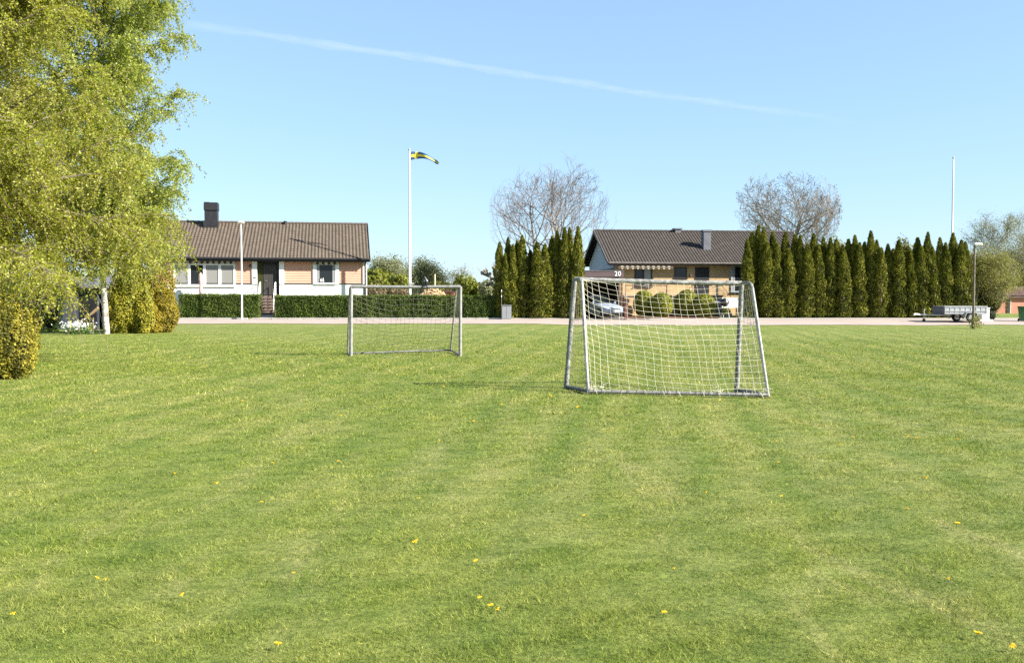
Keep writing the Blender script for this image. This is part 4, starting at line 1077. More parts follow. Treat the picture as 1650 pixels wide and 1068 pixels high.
# ------------------------------------------------------------------ trailer
b = P(1541, 520, 60.0); b.z = gz(b.x, b.y) + .02
tr = thing('trailer', b, 'galvanised open box trailer parked on the road beside the thuja row', 'trailer', R(3))
s_ = 60.0 / 1500
x0, x1 = (1511 - 1541) * s_, (1581 - 1541) * s_; zbx0, zbx1 = .52, 1.02; hw = .75
fr = MB().box((x0, -hw, zbx0), (x1, -hw + .03, zbx1)); fr.box((x0, hw - .03, zbx0), (x1, hw, zbx1)); fr.box((x1 - .03, -hw + .032, zbx0), (x1, hw - .032, zbx1))
for k in range(9):
    a = x0 + .02 + (x1 - x0 - .1) * k / 8; fr.box((a, -hw - .02, zbx0 + .02), (a + .05, -hw - .002, zbx1 - .02))
fr.box((x0, -hw - .035, zbx1 - .06), (x1, -hw - .021, zbx1 + .01)); fr.box((x0, -hw - .035, zbx0 + .16), (x1, -hw - .021, zbx0 + .2)); fr.box((x0, -hw - .035, zbx0), (x1, -hw - .021, zbx0 + .06))
fr.build('side_panel', M['galv'], tr)
MB().box((x0 - .03, -hw, zbx0), (x0 - .002, hw, zbx1)).box((x0 - .05, -hw, zbx1 - .05), (x0 - .031, hw, zbx1)).build('front_panel', M['tin'], tr)  # darker blue-grey puts the shade of the front side into its colour
MB().box((x0, -hw + .032, zbx0 - .02), (x1 - .032, hw - .032, zbx0 + .02)).build('floor', M['brown'], tr)
MB().tube([(x0 + .4, -hw + .1, zbx0 - .07), (x0, -.45, zbx0 - .07), (x0 - 1.25, 0, zbx0 - .06)], .04, 6).tube([(x0 + .4, hw - .1, zbx0 - .07), (x0, .45, zbx0 - .07), (x0 - 1.25, 0, zbx0 - .06)], .04, 6).build('drawbar', M['galv'], tr)
MB().tube([(x0 - 1.2, 0, zbx0 - .05), (x0 - 1.5, 0, zbx0 - .02), (x0 - 1.62, 0, zbx0 - .06)], [.05, .07, .06], 8).build('coupling', M['polewhite'], tr, smooth=True)
jw = MB().tube([(x0 - 1.0, -.1, .12), (x0 - 1.0, -.1, .78)], .03, 6).tube([(x0 - 1.0, -.1, .78), (x0 - .9, -.1, .8)], .02, 6).build('jockey_wheel', M['galv'], tr)
MB().lathe([(.1, -.03), (.1, .03)], 12, (x0 - 1.0, -.1, .12), 'y').build('tyre', M['tyre'], jw)
xw = (1552.5 - 1541) * s_
for sgn in (-1, 1):
    y = sgn * (hw + .13)
    wh = MB().lathe([(.12, -.085), (.27, -.09), (.29, -.05), (.29, .05), (.27, .09), (.12, .085)], 22, (xw, y, .3), 'y').build('wheel', M['tyre'], tr, smooth=True)
    MB().lathe([(.03, -.1), (.17, -.095), (.19, -.07), (.19, .07), (.17, .095), (.03, .1)], 16, (xw, y, .3), 'y').build('rim', M['rim'], wh, smooth=True)
    fn = MB(); ya, yb = y - .13, y + .13
    pts = [(-.5, .25), (-.33, .62), (.33, .62), (.5, .25)]
    for (pa, pb) in zip(pts[:-1], pts[1:]):
        fn.add([(xw + pa[0], ya, pa[1]), (xw + pb[0], ya, pb[1]), (xw + pb[0], yb, pb[1]), (xw + pa[0], yb, pa[1]), (xw + pa[0] * .95, ya, pa[1] - .03), (xw + pb[0] * .95, ya, pb[1] - .03), (xw + pb[0] * .95, yb, pb[1] - .03), (xw + pa[0] * .95, yb, pa[1] - .03)],
               [(0, 1, 2, 3), (4, 7, 6, 5), (0, 4, 5, 1), (1, 5, 6, 2), (2, 6, 7, 3), (3, 7, 4, 0)])
    fn.build('mudguard', M['galv'], tr)
MB().tube([(xw, -hw - .1, .3), (xw, hw + .1, .3)], .035, 8).build('axle', M['black'], tr)

# ------------------------------------------------------------------ car
cb = P(972, 512, 63.4); cb.z = gz(cb.x, cb.y) + .03
car = thing('parked_car', (cb.x - .35, cb.y + .9, cb.z), 'silver blue hatchback parked under the carport facing the road', 'car', R(-58))
# local: x forward. sections along x : (x, half width low, half width belt, z low, z belt, half width roof, z roof)
secs = [(-2.05, .6, .62, .45, .72, .55, .74), (-1.98, .76, .78, .3, .86, .66, .95), (-1.75, .83, .84, .24, .92, .64, 1.3), (-1.3, .85, .86, .22, .93, .62, 1.47), (-.5, .86, .87, .2, .92, .62, 1.51), (.2, .86, .87, .2, .91, .6, 1.46), (.75, .86, .87, .2, .9, .66, 1.14), (1.12, .85, .86, .2, .88, .74, .93), (1.6, .83, .83, .22, .76, .68, .82), (1.92, .76, .76, .26, .66, .58, .71), (2.06, .62, .62, .34, .56, .5, .6)]
vs = []; n = 0
for (x, wl, wb, zl, zbt, wr, zr) in secs:
    ring = [(-wl * .85, zl), (-wl, zl + .12), (-wb - .01, zl + (zbt - zl) * .62), (-wb, zbt), (-wr - (wb - wr) * .12, zr - .06 if zr - zbt > .1 else zbt + (zr - zbt) * .6), (-wr * .8, zr), (0, zr + .015)]
    ring = ring + [(-a, z) for a, z in ring[-2::-1]]
    n = len(ring); vs += [(x, a, z) for a, z in ring]
fs = [(i * n + k, i * n + k + 1, (i + 1) * n + k + 1, (i + 1) * n + k) for i in range(len(secs) - 1) for k in range(n - 1)]
fs += [(i * n + n - 1, i * n, (i + 1) * n, (i + 1) * n + n - 1) for i in range(len(secs) - 1)] + [tuple(range(n)), tuple((len(secs) - 1) * n + k for k in range(n - 1, -1, -1))]
MB().add(vs, fs).build('body', M['silverblue'], car, smooth=True)
MB().add([(.24, -.56, 1.455), (.24, .56, 1.455), (1.06, .72, .965), (1.06, -.72, .965), (.3, 0, 1.48), (1.1, 0, .98)], [(0, 4, 5, 3), (4, 1, 2, 5)]).build('windscreen', M['carglass'], car)
MB().add([(-1.72, -.58, 1.32), (-1.72, .58, 1.32), (-2.02, .64, .95), (-2.02, -.64, .95)], [(0, 1, 2, 3)]).build('rear_window', M['carglass'], car)
for sg in (-1, 1):
    for poly in ([(.85, .93), (.15, 1.4), (-.42, 1.44), (-.42, .95)], [(-.5, .95), (-.5, 1.44), (-1.2, 1.4), (-1.45, .97)]):
        f_ = lambda x, z: (x, sg * (.885 - (z - .92) * .42), z)
        MB().add([f_(*p) for p in poly], [(0, 1, 2, 3)]).build('side_window', M['carglass'], car)
    MB().add([(1.72, sg * .8, .64), (1.9, sg * .77, .6), (2.03, sg * .52, .56), (2.0, sg * .5, .66), (1.78, sg * .66, .76), (1.66, sg * .8, .74)], [(0, 1, 2, 3, 4, 5)]).build('headlight', M['lampglass'], car)
    MB().box((.72, sg * .88 - .02, .94), (.86, sg * 1.02, 1.07)).build('wing_mirror', M['silverblue'], car, bevel=.03)
    for x in (-1.3, 1.3):
        wh = MB().lathe([(.2, -.1), (.3, -.1), (.32, -.06), (.32, .06), (.3, .1), (.2, .1)], 22, (x, sg * .8, .31), 'y').build('wheel', M['tyre'], car, smooth=True)
        rm = MB().lathe([(.02, -.12), (.2, -.11), (.22, -.08), (.22, .08), (.2, .11), (.02, .12)], 20, (x, sg * .8, .31), 'y').build('rim', M['rim'], wh, smooth=True)
MB().box((1.99, -.62, .36), (2.1, .62, .52)).build('bumper', M['silverblue'], car, bevel=.04)
MB().box((2.055, -.38, .53), (2.075, .38, .6)).build('grille', M['black'], car)
MB().box((2.102, -.26, .38), (2.112, .26, .49)).build('number_plate', M['plate'], car)


# ================================================================== vegetation
def base_of(px, py, D):
    b = P(px, py, D); b.z = gz(b.x, b.y); return b
def shell_foliage(name, mat, parent, parts, n, size, seed, depth=.25, lump=.12, lf=2.2, tint_mu=.45, tint_sd=.2, up=.3, zmin=.02, lumps_tint=.25, aspect=.65):
    """leaves through the outer layer of ellipsoids. parts: (cx,cy,cz,rx,ry,rz) local"""
    g = np.random.default_rng(seed)
    area = np.array([(p[3] * p[4] + p[3] * p[5] + p[4] * p[5]) for p in parts]); cnt = (n * area / area.sum()).astype(int)
    Cs = []; Ns = []
    for p, k in zip(parts, cnt):
        d = g.normal(size=(k, 3)); d /= np.linalg.norm(d, axis=1, keepdims=True)
        q = d * np.array(p[3:6])
        f = 1 - depth * g.random(k) ** 1.6 + lump * lump_noise(q + np.array(p[:3]), lf, seed)
        c = q * f[:, None] + np.array(p[:3])
        nn = d / np.array(p[3:6]); nn /= np.linalg.norm(nn, axis=1, keepdims=True)
        Cs.append(c); Ns.append(nn)
    C_ = np.concatenate(Cs); N_ = np.concatenate(Ns)
    keep = C_[:, 2] > zmin
    for i, p in enumerate(parts):           # drop leaves deep inside another lobe
        e = ((C_ - np.array(p[:3])) / np.array(p[3:6])); keep &= (e ** 2).sum(1) > (1 - depth - .1) ** 2 * .8
    C_, N_ = C_[keep], N_[keep]
    V, Fq = leafquads(C_, size * g.uniform(.6, 1.3, len(C_)), N_, .75, aspect, up, g)
    t = g.normal(tint_mu, tint_sd, len(C_)) + lumps_tint * lump_noise(C_, 1.4 * lf, seed + 5)
    return rawmesh(name, V, Fq, mat, parent, np.clip(t, 0, 1))
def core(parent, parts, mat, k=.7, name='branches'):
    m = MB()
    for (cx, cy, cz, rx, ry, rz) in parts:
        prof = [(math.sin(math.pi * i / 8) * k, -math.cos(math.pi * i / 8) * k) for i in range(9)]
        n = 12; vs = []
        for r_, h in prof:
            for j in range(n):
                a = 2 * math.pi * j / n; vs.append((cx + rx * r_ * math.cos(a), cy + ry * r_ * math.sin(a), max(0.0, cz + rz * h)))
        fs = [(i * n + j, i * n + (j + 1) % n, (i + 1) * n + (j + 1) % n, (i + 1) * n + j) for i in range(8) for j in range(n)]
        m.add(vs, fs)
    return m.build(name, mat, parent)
def shrub(name, label, cat, px, py, D, parts_px, mat, n, size, seed, group=None, coremat=None, **kw):
    """parts_px: (px centre, py top, py bottom, half width px, depth factor, dy)"""
    b = base_of(px, py, D); t = thing(name, b, label, cat, group=group)
    s = D / F; parts = []
    for (cx, top, bot, hw, df, dy) in parts_px:
        zt_ = P(cx, top, D + dy).z - b.z; zb0 = P(cx, bot, D + dy).z - b.z
        xx = P(cx, 477, D + dy).x - b.x
        parts.append((xx, dy, (zt_ + zb0) / 2, hw * s, hw * s * df, (zt_ - zb0) / 2))
    core(t, parts, coremat or M['core'])
    shell_foliage('foliage', mat, t, parts, n, size, seed, **kw)
    return t

# clipped hedge in front of house A: two runs with the gap for the steps
def hedge(x0p, x1p, topp, D, dep, label, seed):
    a = base_of(x0p, 511, D); x1 = P(x1p, 511, D).x; L_ = x1 - a.x
    a.z = gz((a.x + x1) / 2, D) ; h = P(x0p, topp, D).z - a.z
    t = thing('hedge', a, label, 'hedge')
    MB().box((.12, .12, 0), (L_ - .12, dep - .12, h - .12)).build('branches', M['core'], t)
    g = np.random.default_rng(seed); C_ = []; N_ = []
    def face(n, f, nn):
        c = f(g.random(n), g.random(n)); C_.append(c); N_.append(np.repeat(np.array([nn], float), n, 0))
    face(int(1500 * L_), lambda u, v: np.stack([u * L_, .0 * u, v * h], 1), (0, -1, 0))
    face(int(800 * L_), lambda u, v: np.stack([u * L_, v * dep, h + 0 * u], 1), (0, 0, 1))
    face(int(250 * L_), lambda u, v: np.stack([u * L_, dep + 0 * u, v * h], 1), (0, 1, 0))
    face(700, lambda u, v: np.stack([0 * u, u * dep, v * h], 1), (-1, 0, 0)); face(700, lambda u, v: np.stack([L_ + 0 * u, u * dep, v * h], 1), (1, 0, 0))
    C0 = np.concatenate(C_); N0 = np.concatenate(N_)
    dsp = .07 * lump_noise(C0, 2.2, seed) - .14 * g.random(len(C0)) ** 2
    dsp += np.where((N0[:, 2] > .5) & (g.random(len(C0)) < .12), g.random(len(C0)) * .12, 0)
    C0 = C0 + N0 * dsp[:, None]; C0[:, 2] = np.maximum(C0[:, 2], .02)
    V, Fq = leafquads(C0, .085 * g.uniform(.6, 1.3, len(C0)), N0, .9, .6, .25, g)
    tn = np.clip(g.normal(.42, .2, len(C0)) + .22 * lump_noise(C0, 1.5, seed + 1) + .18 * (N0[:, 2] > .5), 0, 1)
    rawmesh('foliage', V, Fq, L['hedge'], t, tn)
hedge(287.5, 417.5, 474.5, 62.9, .9, 'short clipped green hedge left of the front steps of the apricot house', 11)
hedge(441.5, 807, 476, 62.9, .9, 'long clipped green hedge running from the front steps to the grey cabinet', 12)

# columnar thujas
def thuja_mesh(seed, h=6., r=.45, n=5200):
    g = np.random.default_rng(seed)
    z = g.random(n) ** .92 * h; q = z / h
    prof = np.minimum(1, (q + .06) / .1) ** .5 * (1 - q ** 3.6) ** .9 * (1 - .22 * q)
    a = g.uniform(0, 2 * np.pi, n)
    pt = np.stack([np.cos(a) * r, np.sin(a) * r, z], 1)
    lum = lump_noise(pt, 3.2, seed)
    rr = r * prof * (1 - .35 * g.random(n) ** 1.7 + .2 * lum) + .012
    drift = .06 * np.sin(q * 4 + seed)
    C_ = np.stack([np.cos(a) * rr + drift, np.sin(a) * rr, z + g.normal(0, .03, n)], 1); C_[:, 2] = np.maximum(C_[:, 2], .03)
    N_ = np.stack([np.cos(a), np.sin(a), 0 * a + .15], 1)
    # upright fans: quads stretched along z
    A = np.stack([-np.sin(a), np.cos(a), 0 * a], 1) + g.normal(0, .6, (n, 3)); A /= np.linalg.norm(A, axis=1, keepdims=True)
    B = np.array([0, 0, 1.]) + .45 * N_ + g.normal(0, .3, (n, 3)); B /= np.linalg.norm(B, axis=1, keepdims=True)
    sz = .1 * g.uniform(.6, 1.35, n)[:, None]
    A = A * sz * .42; B = B * sz
    V = np.stack([C_ - B * .8, C_ + A, C_ + B, C_ - A], 1).reshape(-1, 3)
    t = np.clip(g.normal(.42, .2, n) + .3 * lump_noise(pt, 2.2, seed + 9) + .12 * (q - .3), 0, 1)
    return V, np.arange(4 * n).reshape(n, 4), t
TH = []
for k in range(5):
    V, Fq, tn = thuja_mesh(20 + k)
    TH.append((V, Fq, tn))
def ord_word(i):
    w_ = ['first', 'second', 'third', 'fourth', 'fifth', 'sixth', 'seventh', 'eighth', 'ninth', 'tenth', 'eleventh', 'twelfth', 'thirteenth', 'fourteenth', 'fifteenth', 'sixteenth', 'seventeenth', 'eighteenth', 'nineteenth', 'twentieth']
    if i < 20: return w_[i]
    if i < 29: return 'twenty-' + w_[i - 20]
    if i == 29: return 'thirtieth'
    return 'thirty-' + w_[i - 30]
protos = {}
def thuja(px, top, D, wpx, label, group, k):
    b = base_of(px, 512, D); h = P(px, top, D).z - b.z; rad = wpx / F * D
    if k not in protos:
        V, Fq, tn = TH[k]
        t = thing('columnar_thuja', b, label, 'thuja', group=group)
        rawmesh('crown', V, Fq, L['thuja'], t, tn)
        MB().tube([(0, 0, 0), (0, 0, 2.5), (0, 0, 5.6)], [.09, .16, .015], 7).build('trunk', M['bark'], t)
        protos[k] = t
    else:
        t = copy_tree(protos[k]); t['label'] = label; t['group'] = group; t.location = b
    t.rotation_euler = (0, 0, random.uniform(0, 6.28)); t.scale = (rad / .45, rad / .45, h / 6.0)
    return t
bpy.context.view_layer.update()
left = [(806.5, 391.5, 63.2, 11), (814, 409, 62.9, 8), (819, 384, 63.9, 10), (826, 395, 63.0, 10), (833, 389, 63.6, 10), (843, 380.5, 63.2, 12), (854, 404, 64.2, 11), (866, 391.5, 62.9, 13.5), (880, 394, 63.2, 13), (889.5, 382, 64.4, 11), (898, 373, 63.4, 11), (909, 367.6, 63.1, 11), (918, 368, 63.9, 10), (929.5, 366.5, 63.0, 11.5)]
for i, (x, top, D, wp) in enumerate(left):
    extra = {0: 'beside the grey cabinet', 13: 'beside the carport'}.get(i, 'in the shorter group left of the carport')
    thuja(x, top, D, wp * 1.15, f'columnar dark green thuja, {ord_word(i)} from the left {extra}', 'columnar thujas left of the carport', i % 5)
right = [(1203, 386, 62.9), (1211, 375, 63.4), (1219.5, 365, 63.8), (1228.5, 367, 63.2), (1235, 391, 62.8), (1243.5, 375, 63.7), (1252, 392, 62.8), (1263.5, 375, 63.5), (1270, 402, 62.8), (1277.5, 379, 63.5), (1287, 380, 63.1), (1299, 394, 62.8), (1310, 377.5, 63.5), (1319, 395, 62.9), (1326.5, 384, 63.5), (1336, 384, 63.0), (1345.5, 387, 63.4), (1357, 396, 62.8), (1365.5, 387, 63.4), (1374, 380, 63.3), (1384, 392, 62.9), (1392, 391, 63.5), (1402, 373.5, 63.2), (1409.5, 388, 63.6), (1417, 400, 62.8), (1429, 394, 63.1), (1437, 402, 63.6), (1446.5, 388, 62.9), (1460, 397, 63.3), (1468, 404, 62.9), (1476, 384, 63.4), (1492, 375.6, 63.1), (1484, 398, 62.8), (1510.5, 384, 63.2), (1502, 399, 62.9), (1521.5, 392, 63.0), (1533.5, 376.6, 63.5), (1545.5, 388, 63.0), (1554.5, 391, 63.3)]
right.sort()
for i, (x, top, D) in enumerate(right):
    D += .8
    extra = 'in the long row' if i < 28 else 'in the long row, behind the trailer'
    thuja(x, top, D, random.uniform(12, 14.5), f'columnar dark green thuja, {ord_word(i)} from the left {extra}', 'columnar thujas in the long row on the right', (i * 3 + 1) % 5)

# golden conifers
shrub('golden_conifer', 'rounded golden yellow conifer nearest the road beside the short hedge', 'shrub', 258, 537, 44.3, [(252, 430, 540, 30, .9, 0), (236, 482, 545, 26, .8, -1.0), (264, 462, 537, 23, 1, -.4)], L['gold'], 30000, .085, 31, up=.6, depth=.2, lump=.16, lf=3.5)
shrub('yellow_green_conifer', 'broad yellow green conifer between the birch trunk and golden conifer', 'shrub', 212, 540, 42.9, [(212, 416, 541, 33, .7, 0), (192, 455, 543, 25, .8, -.3), (232, 470, 543, 17, .8, -.3)], L['goldgreen'], 28000, .09, 32, up=.5, depth=.2, lump=.16, lf=3.)
shrub('golden_conifer', 'dense golden conifer at the left edge, nearest to the camera', 'shrub', -20, 617, 19.4, [(-22, 470, 622, 78, .9, 0), (-60, 460, 622, 70, .9, .8), (18, 500, 620, 39, .9, -.25)], L['goldolive'], 52000, .05, 33, up=.7, lump=.15, lf=6., depth=.35, lumps_tint=.45)  # strong lump tint paints the shade of the gaps into the leaf colour
# clipped domes before house B
for nm, lab, px, pts, mt_, sd_ in (
    ('clipped_conifer', 'taller clipped round conifer beside the mailbox in front of the double window', 1036, [(1038, 466.5, 512, 17, 1, 0)], L['dome'], 41),
    ('clipped_conifer', 'lower yellowish clipped conifer with the terrace rail post above it', 1066, [(1066, 471, 512, 18, 1, 0)], L['dome'], 42),
    ('clipped_conifer', 'taller clipped round conifer left of the brown front door steps', 1107, [(1107, 466.5, 512, 19.5, 1, 0)], L['dome'], 43),
    ('clipped_conifer', 'lower clipped conifer standing between the door steps and kettle grill', 1135, [(1135, 473.5, 513, 17.5, 1, 0)], L['dome'], 44)):
    dd = 63.6 if sd_ in (42, 44) else 64.3
    shrub(nm, lab, 'shrub', px, 511, dd, pts, mt_, 8000, .09, sd_, lump=.05, depth=.12, tint_mu=.5)
bd = sheet('flower_bed', 7.9, 14.0, lambda x: 62.75 + .1 * math.sin(x * 2), lambda x: 66.5, .05, M['soil'], .4, kind='structure', label='reddish mulched bed under the clipped conifers')
shrub('low_plant', 'small yellow green plant in front of the kettle grill', 'plant', 1169, 509, 62.4, [(1169, 495, 508, 6, 1, 0)], L['fresh'], 400, .09, 45)
shrub('dark_bush', 'small dark bush right of the white pedestal', 'shrub', 1597, 515, 62.0, [(1597, 500, 517, 8, 1, 0)], L['darkgreen'], 700, .1, 46)

# ---- branching trees
def grow(m, p, d, ln, r, lvl, cfg, tips, g):
    ns_ = cfg['segs'][lvl]; pts = [p.copy()]; rad = [r]
    dd = d.copy(); q = p.copy()
    for i in range(ns_):
        dd = (dd + Vector((g.gauss(0, 1), g.gauss(0, 1), g.gauss(0, 1))) * cfg['wob'][lvl] + Vector((0, 0, cfg['up'][lvl]))).normalized()
        q = q + dd * (ln / ns_); pts.append(q.copy()); rad.append(max(cfg['rmin'], r * (1 - (i + 1) / ns_ * cfg['taper'][lvl])))
    m[min(lvl, len(m) - 1)].tube(pts, rad, 7 if lvl == 0 else (5 if lvl == 1 else 3), False)
    if lvl + 1 >= len(cfg['n']) + 1 or lvl >= len(cfg['n']):
        tips.append((pts, dd)); return
    n = cfg['n'][lvl]; s0 = cfg['start'][lvl]; az0 = g.uniform(0, 6.28)
    for k in range(n):
        s = s0 + (1 - s0) * (k + g.uniform(.1, .9)) / n
        x = s * ns_; i = min(int(x), ns_ - 1); base = pts[i].lerp(pts[i + 1], x - i); bd_ = (pts[i + 1] - pts[i]).normalized()
        az = az0 + k * 2.399 + g.uniform(-.4, .4); ang = R(cfg['ang'][lvl] * g.uniform(.75, 1.2))
        a = bd_.orthogonal().normalized(); b_ = bd_.cross(a)
        nd = bd_ * math.cos(ang) + (a * math.cos(az) + b_ * math.sin(az)) * math.sin(ang)
        grow(m, base, nd, ln * cfg['ratio'][lvl] * g.uniform(.75, 1.2) * (1.15 - .5 * (s - s0)), max(cfg['rmin'], rad[i] * cfg['rr'][lvl]), lvl + 1, cfg, tips, g)
    if lvl > 0: tips.append((pts, dd))
def bare_tree(label, px, D, toppx, seed, cfg, trunk_h, r, group=None, name='bare_tree', trunkmat=None, lean=(0, 0), leaf=None, leafn=0, leafsize=.15, leafsd=.5, base=None, crown=None):
    g = random.Random(seed); b = base or base_of(px, 500, D)
    t = thing(name, b, label, 'tree', group=group)
    ms = [MB(), MB()]; tips = []
    grow(ms, Vector((0, 0, 0)), Vector((lean[0], lean[1], 1)).normalized(), trunk_h, r, 0, cfg, tips, g)
    zmax = max(v[2] for v in ms[1].v); want = P(px, toppx, D).z - b.z; k = want / zmax
    for m_ in ms: m_.v = [(v[0] * k, v[1] * k, v[2] * k) for v in m_.v]
    squash = None
    if crown:
        cx, cy, rx, ry = crown; s_ = D / F; cz = P(cx, cy, D).z - b.z; cX = P(cx, 477, D).x - b.x
        def squash(v):
            d = (v[0] - cX, v[1], v[2] - cz); e = math.sqrt((d[0] / (rx * s_)) ** 2 + (d[1] / (rx * s_)) ** 2 + (d[2] / (ry * s_)) ** 2)
            if e < .82 or d[2] < -.75 * ry * s_: return v
            f = (.82 + .3 * (1 - math.exp(-(e - .82) / .3))) / e
            return (cX + d[0] * f, d[1] * f, cz + d[2] * f)
        for m_ in ms: m_.v = [squash((v[0] * 1.1, v[1] * 1.1, v[2] * 1.03)) for v in m_.v]
    ms[0].build('trunk', trunkmat or M['palebark'], t, smooth=True)
    ms[1].build('twigs' if leaf is None else 'branches', M['twig'] if leaf is None else M['bark'], t)
    if leaf is not None:
        gg = np.random.default_rng(seed)
        allp = np.array([(squash((p.x * k * 1.1, p.y * k * 1.1, p.z * k * 1.03)) if squash else tuple(p * k)) for pts, _ in tips for p in pts[1:]])
        C_ = allp[gg.integers(0, len(allp), leafn)] + gg.normal(0, leafsd, (leafn, 3))
        C_[:, 2] = np.maximum(C_[:, 2], .1)
        V, Fq = leafquads(C_, leafsize * gg.uniform(.6, 1.3, leafn), None, 1, .7, .2, gg)
        rawmesh('crown', V, Fq, leaf, t, np.clip(gg.normal(.45, .2, leafn) + .22 * lump_noise(C_, .9, seed), 0, 1))
    return t
cfgA = dict(segs=[7, 6, 5, 4, 3], wob=[.04, .09, .12, .14, .15], up=[.0, .07, .08, .07, .06], taper=[.75, .8, .8, .7, .5], rmin=.017, n=[12, 7, 5, 3], start=[.3, .2, .2, .15], ang=[50, 38, 36, 36], ratio=[.66, .52, .5, .55], rr=[.6, .55, .55, .6])
bare_tree('tall bare pale barked tree above the thujas left of the carport', 906, 108, 244, 12, cfgA, 16, .36, lean=(.02, 0), crown=(902, 345, 84, 104))
bare_tree('bare leaning tree with wide thin branches, left one behind the short thuja group', 866, 112, 258, 9, cfgA, 16, .32, lean=(-.07, 0), crown=(868, 355, 74, 100))
cfgB = dict(segs=[6, 6, 5, 4, 3], wob=[.05, .1, .12, .14, .15], up=[.0, .04, .05, .05, .06], taper=[.6, .8, .75, .7, .5], rmin=.018, n=[18, 9, 6, 4], start=[.3, .15, .15, .1], ang=[58, 42, 38, 36], ratio=[.72, .5, .5, .5], rr=[.55, .55, .55, .6])
bare_tree('round topped dense twiggy bare tree behind the long thuja row', 1262, 112, 260, 24, cfgB, 13, .33, crown=(1262, 345, 78, 82), leaf=L['brownish'], leafn=2600, leafsize=.16, leafsd=.12)
cfgC = dict(segs=[5, 5, 4, 3], wob=[.06, .12, .15, .2], up=[.0, .05, .06, .05], taper=[.7, .8, .8, .6], rmin=.02, n=[10, 7, 5], start=[.25, .2, .15], ang=[45, 42, 40], ratio=[.6, .5, .5], rr=[.5, .55, .55])
bare_tree('small bare tree above the green bush near the woodpile', 747, 140, 425, 33, cfgC, 7, .2, leaf=L['greygreen'], leafn=500, leafsize=.2, leafsd=.3)
for lab, px, D, top, th_, lf, ln_, lsz, lsd, sd_ in (
    ('tall grey green tree behind the yellow bushes right of the apricot house', 622, 110, 417, 7, 'greygreen', 15000, .17, .42, 51),
    ('airy grey green tree behind the woodpile and flagpole', 691, 118, 418, 7, 'greygreen', 15000, .17, .42, 52),
    ('thin pale grey tree just right of the flagpole', 675, 125, 419, 7, 'greygreen', 5000, .15, .4, 53),
    ('small dark evergreen just left of the flagpole', 654.5, 150, 432, 6, 'darkgreen', 1800, .3, .45, 54),
    ('tall airy grey green tree above the right edge houses', 1602, 84, 338, 9, 'greygreen', 24000, .08, .28, 55),
    ('grey green tree at the far right edge partly out of frame', 1668, 88, 352, 9, 'greygreen', 16000, .08, .28, 56),
    ('olive budding tree behind the dark lamp post and trailer', 1572, 66.5, 393, 5, 'olive', 26000, .085, .3, 57),
    ('wide olive budding tree above the red brick house', 1640, 88, 408, 6, 'olive', 24000, .13, .4, 58)):
    bare_tree(lab, px, D, top, sd_, cfgC, th_, .16, name='leafing_tree', leaf=L[lf], leafn=ln_, leafsize=lsz, leafsd=lsd)
for nm, lab, px, D, pts, mt_, n, sz, sd_ in (
    ('spring_bush', 'bright yellow green bush against the right wall of the apricot house', 606, 92, [(604, 428, 478, 22, 1, 0), (585, 432, 478, 20, 1, 1)], 'fresh', 4200, .3, 61),
    ('spring_bush', 'yellow green bush left of the flagpole', 644, 95, [(643, 440, 478, 20, 1, 0), (626, 434, 478, 14, 1, 2)], 'fresh', 3400, .3, 62),
    ('spring_bush', 'soft green bush below the small bare tree', 752, 92, [(750, 444, 480, 21, 1, 0), (766, 455, 480, 12, 1, 0)], 'fresh', 3800, .26, 63),
    ('spring_bush', 'low green bush right of the airy tree behind the woodpile', 715, 112, [(708, 452, 478, 22, 1, 0)], 'olive', 2200, .3, 64),
    ('brown_bush', 'brown leafless undergrowth right of the apricot house wall', 612, 80, [(606, 461, 480, 20, .7, 0)], 'brownish', 1900, .2, 65),
    ('brown_bush', 'brown leafless undergrowth beside the flagpole foot', 645, 81, [(644, 462, 480, 20, .7, 0)], 'brownish', 1900, .2, 66),
    ('spring_bush', 'grey green bush under the pollarded tree', 785, 76, [(786, 452, 480, 14, 1, 0)], 'greygreen', 1500, .2, 67),
    ('spring_bush', 'pale budding bush poking above the middle of the long thuja row', 1352, 74, [(1352, 382, 480, 20, .6, 0)], 'olive', 2200, .16, 68),
    ('spring_bush', 'twiggy budding bush poking above the right part of the long thuja row', 1460, 74, [(1458, 379, 480, 20, .6, 0)], 'olive', 1900, .16, 69),
    ('leafy_bush', 'green bush behind the birch trunk and garden shed', 160, 54, [(150, 425, 535, 42, .8, 0), (110, 430, 535, 34, .8, 1)], 'birch', 6000, .16, 70),
    ('olive_bush', 'feathery olive bush behind the trailer, spreading towards the red brick house', 1590, 68, [(1580, 400, 512, 36, .8, 0), (1612, 415, 478, 34, .8, 1), (1545, 420, 512, 20, .8, -.5), (1600, 440, 514, 22, .8, -1.5)], 'olive', 19000, .09, 73),
    ('leafy_bush', 'fresh green bush in front of the left end of the garden shed', 80, 44.5, [(80, 447, 545, 19, .8, 0), (62, 440, 545, 18, .8, .5)], 'birch', 5200, .11, 72),
    ('leafy_bush', 'dark green bush left of the garden shed', 45, 55, [(50, 440, 535, 40, .8, 0), (5, 430, 535, 40, .8, 1)], 'hedge', 5000, .16, 71)):
    shrub(nm, lab, 'shrub', px, 500, D, pts, L[mt_], n, sz, sd_, depth=.75 if nm == 'olive_bush' else .45, lump=.3, lf=1.1 if D > 70 else 1.6, up=.2)
